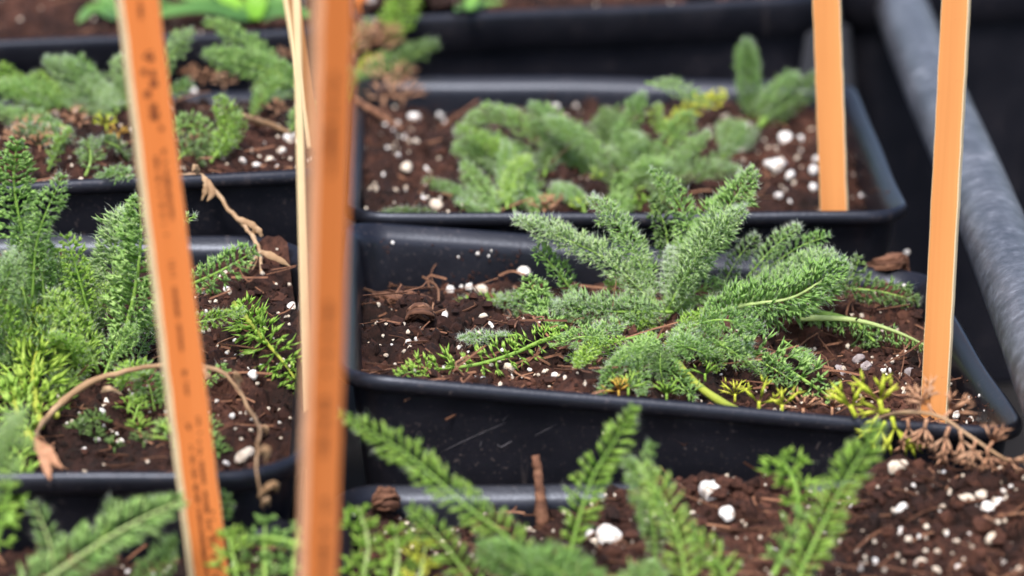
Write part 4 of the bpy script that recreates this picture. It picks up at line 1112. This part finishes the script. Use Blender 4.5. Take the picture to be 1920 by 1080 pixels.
V = np.vstack([V.reshape(-1, 3), Cc[0], Cc[-1]])
for j_ in range(28):
    f3 += [(1680, (j_ + 1) % 28, j_), (1681, 59 * 28 + j_, 59 * 28 + (j_ + 1) % 28)]
mb.add(V, f3, q)
new_obj('tube', mb.mesh('tube', [M['pipe']], proot.location), proot)
for k_ in (2, 57):
    mb = MB()
    c = Cc[k_]
    tube(mb, np.linspace((c[0], c[1], 0), (c[0], c[1], c[2] - RP * .9), 6), .004, 10, 0, .5, up=(0, 1, 0))
    new_obj('support_leg', mb.mesh('support_leg', [M['bench']], proot.location), proot)

# ------------------------------------------------------------------ dry stems, twigs and bark
def twig(name, label, cat, P, rad, m='straw', k=7, group=None, n=40, jag=0):
    C, L = curve(P, n)
    mb = MB()
    r = np.interp(np.linspace(0, 1, n), np.linspace(0, 1, len(rad)), rad)
    r = r * (1 + .12 * rng.normal(size=n))
    C = C + rng.normal(0, .00008, C.shape)
    tube(mb, C, r, k, 0, np.clip(rng.normal(.5, .25, n), 0, 1))
    if jag:
        V = mb.v[0]; cc = np.vstack([np.repeat(C, k, 0), C[0], C[-1]])
        nz_ = 1 + jag * rng.normal(size=(len(V), 1)); mb.v[0] = cc + (V - cc) * np.clip(nz_, .3, 1.9) * np.array([1, 1, .75])
    root = empty(name, C[0])
    tag(root, label, cat, group)
    new_obj('stalk', mb.mesh('stalk', [M[m]], C[0], not jag), root)
    return root, C
yf = PC.Q[1][1]
ym = on_soil(PC, 250, 800)[1]
arch = [at_y(92, 880, yf + .004), at_y(66, 832, yf + .006), at_y(88, 782, ym - .004), at_y(160, 722, ym), at_y(250, 692, ym), at_y(330, 684, ym), at_y(400, 692, ym), at_y(442, 724, ym - .002),
        at_y(470, 772, ym - .006), at_y(487, 806, yf + .006), at_y(480, 855, yf - .0005), at_y(484, 900, yf - .0030), at_y(494, 955, yf - .0025)]
px1 = px_len(arch[3], 1)
root, C = twig('dried_stem', 'arching dry straw coloured stem across the left pot', 'dry stem', arch, [2 * px1, 3 * px1, 3.5 * px1, 5.5 * px1, 6.5 * px1, 5.5 * px1, 4.5 * px1, 4 * px1, 3.5 * px1, 3 * px1, 2.6 * px1, 2.2 * px1, 1.6 * px1], 'straw', 8, 'dry stems', 70)
def curl_leaf(root, c0, P, w, m='leaf_brown', name='dried_leaf'):
    C, L = curve(P, 10); mb = MB()
    T, S, U = frames(C, unit(np.array([.1, -1.0, .4])))
    t = np.linspace(0, 1, 10); wd = w * np.sin(np.pi * np.clip(t * .9 + .08, 0, 1)) * (1 + .2 * rng.normal(size=10))
    rows = [C + S * (wd * a)[:, None] + U * (wd * b)[:, None] for a, b in ((-1, .5), (0, 0), (1, .35))]
    rows += [r_ - U * .00012 for r_ in rows]
    V = np.stack(rows, 1).reshape(-1, 3); f = []
    for i_ in range(9):
        for a in (0, 1): f.append((i_ * 6 + a, i_ * 6 + a + 1, i_ * 6 + a + 7, i_ * 6 + a + 6))
        for a in (3, 4): f.append((i_ * 6 + a, i_ * 6 + a + 6, i_ * 6 + a + 7, i_ * 6 + a + 1))
        f.append((i_ * 6, i_ * 6 + 6, i_ * 6 + 9, i_ * 6 + 3)); f.append((i_ * 6 + 2, i_ * 6 + 5, i_ * 6 + 11, i_ * 6 + 8))
    mb.add(V, None, f, 0, np.repeat(np.clip(rng.normal(.5, .2, 10), 0, 1), 6))
    return new_obj(name, mb.mesh(name, [M[m]], c0), root)
curl_leaf(root, C[0], [at_y(68, 822, yf + .005), at_y(82, 856, yf + .002), at_y(94, 900, yf - .003)], 11 * px1)
curl_leaf(root, C[0], [at_y(80, 830, yf + .004), at_y(100, 862, yf + .001), at_y(118, 878, yf - .001)], 9 * px1)
for (x, y, d, e) in ((485, 850, (500, 840), (498, 870)), (486, 925, (515, 905), (520, 925)), (484, 932, (505, 912), (522, 918)), (490, 950, (500, 935), (505, 950)), (487, 806, (500, 800), (496, 824)), (450, 725, (440, 700), (456, 716)), (380, 688, (390, 705), (400, 712)), (190, 735, (205, 728), (230, 740))):
    yy = yf - .003 if y > 840 else ym - .003
    curl_leaf(root, C[0], [at_y(x, y, yy), at_y(*d, yy - .001), at_y(*e, yy)], 5 * px1, 'straw')
yd = PD.Q[1][1]
st2 = [at_y(318, 332, yd + .001), at_y(372, 328, yd - .003), at_y(394, 345, yd - .004), at_y(432, 396, yd - .008), at_y(466, 432, yd - .013), at_y(488, 474, yd - .019), at_y(488, 528, yd - .024)]
px2 = px_len(st2[2], 1)
root, C = twig('dried_stem', 'bent dry stem hanging over the rim of the upper left pot', 'dry stem', st2, [3 * px2, 4 * px2, 4.5 * px2, 4.5 * px2, 4.5 * px2, 3.5 * px2, 2.5 * px2], 'straw', 7, 'dry stems', 44)
for (x, y, d, e, k_) in ((378, 325, (388, 348), (378, 376), -.005), (372, 326, (366, 312), (360, 322), -.004), (440, 408, (470, 420), (494, 442), -.011), (485, 470, (520, 485), (545, 500), -.02), (388, 335, (398, 360), (388, 378), -.006), (470, 440, (484, 430), (490, 445), -.014), (486, 474, (470, 500), (462, 520), -.02)):
    curl_leaf(root, C[0], [at_y(x, y, yd + k_), at_y(*d, yd + k_ - .001), at_y(*e, yd + k_ - .001)], 6 * px2, 'straw')
tl = on_soil(PB, 755, 246, .001)
twig('twig', 'thin bare twig slanting across the left soil of the second pot', 'twig', [at_y(664, 186, tl[1] + .006), at_y(705, 212, tl[1] + .003), tl], [.0006, .0007, .0005], 'fibre', 6, None, 20)
tl = on_soil(PD, 545, 250, .001)
twig('dried_stem', 'short dry stem lying on the soil left of the slanting label', 'dry stem', [on_soil(PD, 452, 218, .004), on_soil(PD, 500, 232, .003), tl], [.0006, .0006, .0004], 'straw', 6, 'dry stems', 20)
yH = PH.Q[3][1] - .0060
bs = at_y(1018, 962, yH)
twig('bark_stick', 'reddish brown stick standing against the rim at bottom centre', 'stick', [bs - np.array([0, 0, .003]), at_y(1012, 910, yH + .0008), at_y(1003, 856, yH + .0020)], [.0010, .0010, .0008, .0006], 'bark', 8, None, 20)
def bark(label, P, rad, group='bark pieces'):
    """a shred of bark: a bundle of torn fibres"""
    C, L = curve(P, 16)
    r = np.interp(np.linspace(0, 1, 16), np.linspace(0, 1, len(rad)), rad)
    T, S, U = frames(C, np.array([0, 0, 1.0]))
    root = empty('bark_piece', C[0])
    tag(root, label, 'bark', group)
    mb = MB()
    for q_ in range(26):
        a, d = rng.uniform(0, 6.28), rng.uniform(0, .85) ** .6
        i0, i1 = sorted(rng.choice(16, 2, replace=False))
        i0 = max(0, i0 - 3); i1 = min(16, i1 + 5)
        tw = a + rng.normal(0, .5) * np.linspace(0, 1, 16)
        D = C + (S * np.cos(tw)[:, None] * r[:, None] + U * np.sin(tw)[:, None] * r[:, None] * .6) * d + rng.normal(0, .00010, C.shape)
        seg = D[i0:i1]
        tp = np.sin(np.pi * np.linspace(.12, .95, len(seg))) ** .5
        tube(mb, seg, r[i0:i1] * rng.uniform(.10, .30) * tp, 5, 0, np.clip(rng.normal(.4, .25), 0, 1), flat=.6)
    new_obj('shreds', mb.mesh('shreds', [M['bark']], C[0]), root)
bark('long bark strip leaning in the back left corner of the focused pot', [on_soil(PA, 735, 535, .001), at_y(705, 490, on_soil(PA, 720, 520)[1] + .005), at_y(672, 455, on_soil(PA, 720, 520)[1] + .009)], [.0008, .0013, .0011, .0005])
bark('curved bark shred on the back soil of the focused pot', [on_soil(PA, 700, 548, .001), on_soil(PA, 755, 560, .003), on_soil(PA, 815, 562, .001)], [.0006, .0020, .0022, .0007])
bark('dark bark chunk in the left soil of the focused pot', [on_soil(PA, 765, 605, .001), on_soil(PA, 785, 580, .003), on_soil(PA, 810, 600, .001)], [.0008, .0018, .0020, .0008])
bark('slim bark sliver right of the focused rosette', [on_soil(PA, 1520, 672, .001), on_soil(PA, 1545, 705, .001)], [.0004, .0008, .0004])
bark('crumbling bark heap on the back right rim of the focused pot', [on_soil(PA, 1620, 500, .001), on_soil(PA, 1660, 494, .003), on_soil(PA, 1690, 486, .003), on_soil(PA, 1706, 520, .001)], [.0006, .0012, .0024, .0022, .0010])
bark('rounded brown bark lump by the back rim at bottom left of centre', [on_soil(PH, 700, 945, .003), on_soil(PH, 722, 934, .005), on_soil(PH, 745, 945, .003)], [.0012, .0026, .0026, .0012])
bark('small tan bark chip on the mound at bottom right', [on_soil(PH, 1712, 948, .001), on_soil(PH, 1730, 955, .001)], [.0005, .0011, .0006])

# ------------------------------------------------------------------ perlite beads
def blob(seed, k=1):
    r2 = np.random.default_rng(seed)
    V, F = ICO_V.copy(), ICO_F.copy()
    for _ in range(k):
        mid = {}; V2 = list(V); F2 = []
        def mp(a, b):
            key = (min(a, b), max(a, b))
            if key not in mid:
                mid[key] = len(V2); V2.append(unit(V2[a] + V2[b]))
            return mid[key]
        for a, b, c in F:
            x, y, z = mp(a, b), mp(b, c), mp(c, a)
            F2 += [(a, x, z), (b, y, x), (c, z, y), (x, y, z)]
        V, F = np.array(V2), np.array(F2)
    d = np.ones(len(V))
    for _ in range(6 if k == 1 else 14):
        ax = unit(r2.normal(size=3)); d += r2.uniform(-.38, .34) * np.maximum(0, V @ ax) ** 3
    V = V * (d * (1 + r2.normal(0, .10 if k == 1 else .06, len(V))))[:, None] * r2.uniform(.62, 1.2, 3)
    mb = MB(); mb.add(V, F)
    return mb
BL = {}
for mname in ('perlite', 'perlite_tan', 'perlite_grey'):
    BL[mname] = [blob(900 + i_).mesh('perlite_bead', [M[mname]], (0, 0, 0), False) for i_ in range(12)]
    BL[mname + '_big'] = [blob(950 + i_, 2).mesh('perlite_lump', [M[mname]]) for i_ in range(8)]
nb = 0
def bead(p, px, py, spx, label, group, m='perlite', P=None, fixed=None):
    global nb
    P0 = None if fixed is None else 1
    if fixed is not None: P = fixed
    if P is None: P = on_soil(p, px, py)
    r = px_len(P, spx) * .54
    o = new_obj('perlite_bead', random.choice(BL[m + '_big' if spx >= 20 else m]))
    o.location = P + np.array([0, 0, r * (.50 if P0 is None else 0)])
    o.scale = [r * random.uniform(.85, 1.15) for _ in range(3)]
    o.rotation_euler = [random.uniform(0, 6.28) for _ in range(3)]
    tag(o, label, 'perlite', group)
    nb += 1
def beads(p, lst, label, group, rand=0, rs=(6, 12), box=None, tan=.25):
    for it in lst:
        m_ = it[3] if len(it) > 3 else ('perlite_tan' if random.random() < tan else 'perlite')
        bead(p, it[0], it[1], it[2], label.replace('white', {'perlite': 'white', 'perlite_tan': 'tan stained', 'perlite_grey': 'grey dusty'}[m_]), group, m_)
    r2 = random.Random(len(lst) * 7 + rand)
    for _ in range(rand):
        x, y = r2.uniform(box[0], box[2]), r2.uniform(box[1], box[3])
        P = on_soil(p, x, y)
        _, u, v = soil_z(p, P[0], P[1])
        if .06 < u < .94 and .05 < v < .95:
            m_ = 'perlite_tan' if r2.random() < .25 else 'perlite'
            bead(p, x, y, r2.uniform(*rs), label if m_ == 'perlite' else label.replace('white', 'tan stained'), group, m_, P)
gA = 'perlite in the sharply focused pot'
beads(PA, [(681, 515, 20), (704, 535, 13), (682, 550, 14), (675, 585, 18), (844, 548, 16), (864, 541, 11), (880, 541, 12), (902, 547, 22, 'perlite_tan'), (833, 595, 17), (907, 603, 22, 'perlite_tan'), (923, 615, 9), (766, 645, 16), (780, 638, 10), (768, 660, 12), (693, 650, 12), (741, 604, 8), (677, 613, 10), (657, 634, 11), (862, 656, 11), (894, 673, 9), (957, 695, 20, 'perlite_tan'), (893, 716, 16), (907, 718, 18), (993, 695, 9), (735, 565, 8), (975, 675, 8), (1040, 705, 10), (1060, 712, 12, 'perlite_tan'), (990, 512, 17),
           (1608, 680, 22, 'perlite_grey'), (1624, 692, 18, 'perlite_grey'), (1572, 706, 24, 'perlite_grey'), (1672, 680, 13), (1656, 697, 12), (1668, 697, 10), (1705, 705, 22, 'perlite_grey'), (1650, 655, 9), (1595, 735, 10, 'perlite_grey'), (1690, 640, 10), (1682, 620, 9), (1700, 476, 16), (1668, 545, 9), (1695, 540, 11), (1640, 525, 11, 'perlite_grey'),
           (1792, 782, 14), (1818, 798, 20), (1862, 804, 12), (1840, 760, 8), (1400, 738, 9), (1352, 705, 8)],
      'white perlite bead on the soil of the sharply focused pot', gA, 34, (5, 9), (655, 540, 1000, 715))
beads(PB, [(815, 206, 14), (775, 226, 22), (825, 219, 10), (780, 271, 18), (760, 260, 10), (760, 320, 22), (800, 320, 11), (820, 391, 20), (790, 380, 20), (823, 370, 14), (1120, 232, 12), (735, 250, 12), (745, 235, 12), (728, 280, 10), (1470, 268, 28), (1500, 264, 14), (1522, 254, 20), (1530, 302, 16), (1525, 327, 22), (1460, 372, 14), (1440, 312, 18), (1505, 285, 12), (1495, 300, 12), (1525, 355, 14), (1480, 380, 10), (1600, 330, 8), (1540, 400, 10), (720, 330, 10), (705, 355, 9)],
      'white perlite bead on the soil of the second pot', 'perlite in the second pot', 14, (6, 12), (660, 180, 840, 390))
bead(PB, 1456, 322, 40, 'largest white perlite lump in the second pot', None)
bead(PB, 1480, 334, 24, 'rounded perlite lump touching the largest one in the second pot', None)
bead(PB, 1402, 246, 22, 'white perlite lump under the upright leaf in the second pot', None)
beads(PC, [(200, 757, 14), (193, 774, 12), (195, 802, 10), (155, 789, 9), (182, 828, 12), (226, 834, 15), (157, 845, 10), (219, 815, 8), (425, 872, 14), (565, 832, 16), (578, 838, 18), (572, 850, 18), (436, 784, 14), (545, 582, 22), (475, 707, 20), (482, 722, 10), (395, 429, 15), (405, 436, 12), (545, 507, 12), (500, 550, 10), (455, 668, 14, 'perlite_grey'), (525, 795, 9), (440, 640, 9), (425, 545, 10), (490, 690, 9), (148, 780, 12, 'perlite_grey'), (95, 890, 9)],
      'white perlite bead on the soil of the left pot', 'perlite in the left pot', 30, (5, 10), (120, 560, 560, 860))
bead(PC, 459, 862, 30, 'round tan perlite lump at the front rim of the left pot', None, 'perlite_tan')
bead(PC, 250, 748, 22, 'bright white perlite lump under the arching dry stem', None)
beads(PD, [(540, 266, 22), (515, 315, 14), (590, 303, 14), (505, 303, 16), (66, 182, 26), (187, 162, 22), (530, 285, 14), (480, 312, 12), (365, 175, 12), (560, 270, 14), (545, 300, 10), (315, 305, 9)],
      'white perlite bead on the soil of the upper left pot', 'perlite in the upper left pot', 16, (6, 12), (420, 200, 590, 310))
beads(PG, [(420, 1005, 15), (462, 1007, 22), (457, 1022, 14), (338, 1030, 14), (440, 1060, 12), (520, 1070, 12), (310, 1075, 14), (240, 1075, 12)], 'white perlite bead on the soil of the bottom left pot', 'perlite in the bottom left pot', 8, (7, 13), (280, 1010, 550, 1080))
beads(PH, [(695, 948, 16), (710, 960, 14), (662, 968, 14), (770, 945, 18), (835, 962, 12), (1222, 1062, 24), (1697, 892, 15), (1660, 907, 9), (1677, 922, 14), (1655, 947, 18), (1690, 957, 20), (1842, 934, 28, 'perlite_tan'), (1812, 942, 26, 'perlite_tan'), (1882, 924, 14), (1895, 914, 9), (1875, 950, 22), (1910, 970, 18), (1775, 1004, 13), (1815, 997, 14), (1705, 1017, 18), (1703, 1000, 10), (1735, 1037, 14), (1725, 1062, 24, 'perlite_tan'), (1857, 1017, 22, 'perlite_tan'), (1820, 1027, 10), (1640, 1057, 14), (1880, 1057, 16), (1755, 1072, 14, 'perlite_tan'), (1522, 985, 20), (1450, 1042, 24), (1490, 1057, 16), (1797, 1067, 12), (1770, 887, 9), (1670, 1067, 10), (1593, 990, 10), (1845, 905, 12, 'perlite_grey'), (1800, 905, 10, 'perlite_grey'), (885, 1045, 14), (905, 1060, 16), (1000, 1000, 10)],
      'white perlite bead on the soil of the bottom right pot', 'perlite in the bottom right pot', 50, (6, 12), (1540, 880, 1920, 1080), .25)
bead(PH, 1335, 928, 46, 'largest bright white perlite lump at the back rim of the bottom right pot', None)
bead(PH, 1365, 968, 28, 'oval white perlite lump just below the largest one at bottom right', None)
bead(PH, 1110, 1008, 26, 'left one of two white perlite lumps between the bottom centre leaves', None)
bead(PH, 1138, 1012, 34, 'right one of two white perlite lumps between the bottom centre leaves', None)
bead(PH, 1116, 1030, 28, 'tan perlite lump below two white ones between the bottom centre leaves', None, 'perlite_tan')
bead(PH, 1853, 962, 28, 'bright white perlite lump in the cluster near the right edge at bottom', None)
bead(PH, 1683, 880, 28, 'cream perlite lump under the bright yellow leaflets', None, 'perlite_tan')
print('beads', nb)

# ------------------------------------------------------------------ soil splashed on the inner walls
def inner_point(p, px, py, side, off=.0002):
    a, b = p.ring(-.0021, .0080), p.ring(-.0021, .0200)
    k0, k1 = {'back': (44, 54), 'right': (23, 33)}[side]
    A_, B_, C_ = a[k0], a[k1], b[(k0 + k1) // 2]
    nrm = np.cross(B_ - A_, C_ - A_); nrm /= np.linalg.norm(nrm)
    if np.dot(nrm, p.ctr - A_) < 0: nrm = -nrm
    d = ray(px, py)
    return CAM + d * (np.dot(A_ - CAM, nrm) / np.dot(d, nrm)) + nrm * off
def splash(p, side, spots, label):
    mb = MB()
    for (x, y, spread, n_) in spots:
        for _ in range(n_):
            P = inner_point(p, x + rng.normal(0, spread), y + rng.normal(0, spread * .6), side)
            sz = px_len(P, rng.uniform(1.2, 4.5)) * .5
            V = ICO_V * (1 + rng.normal(0, .3, (12, 1))) * rng.uniform(.6, 1.3, 3) * sz + P
            mb.add(V, ICO_F, None, 0, np.clip(rng.normal(.75, .2), 0, 1.1))
    o = new_obj('soil_splashes', mb.mesh('soil_splashes', [M['soil']], p.root.location), p.root)
    o['kind'] = 'stuff'; o['label'] = label
splash(PA, 'back', [(890, 472, 7, 14), (928, 480, 9, 14), (965, 476, 8, 12), (955, 497, 7, 9), (860, 478, 8, 6), (700, 462, 14, 20), (724, 470, 10, 14), (820, 458, 10, 4), (885, 515, 9, 14), (840, 535, 16, 16), (940, 525, 20, 22), (880, 540, 30, 24)], 'crumbs of soil stuck to the back inner wall')
splash(PA, 'right', [(1822, 748, 9, 18), (1855, 765, 8, 14), (1800, 715, 12, 10), (1840, 790, 12, 16), (1780, 690, 14, 10)], 'crumbs of soil stuck to the right inner wall')
splash(PB, 'right', [(1625, 330, 16, 18), (1650, 360, 12, 14), (1605, 290, 12, 10)], 'crumbs of soil stuck to the right inner wall')
splash(PB, 'back', [(1035, 190, 14, 10), (1085, 195, 10, 10), (820, 190, 14, 12)], 'crumbs of soil stuck to the back inner wall')
for p_, sd2, lst, lb, gr in ((PA, 'back', [(897, 476, 11), (737, 455, 9), (921, 470, 6), (916, 480, 5), (859, 483, 5), (983, 508, 18)], 'white perlite bead stuck to the back wall of the sharply focused pot', 'perlite on the pot walls'),
                             (PA, 'right', [(1820, 746, 10), (1836, 742, 5), (1812, 760, 5), (1846, 770, 5)], 'white perlite bead stuck to the right wall of the sharply focused pot', 'perlite on the pot walls'),
                             (PB, 'back', [(1043, 200, 12), (1080, 198, 12)], 'white perlite bead stuck to the back wall of the second pot', 'perlite on the pot walls'),
                             (PB, 'right', [(1615, 368, 12)], 'single white perlite bead stuck to the right wall of the second pot', 'perlite on the pot walls')):
    for x, y, sz in lst:
        P = inner_point(p_, x, y, sd2, 0.0)
        bead(p_, x, y, sz, lb, gr, 'perlite', None, P)
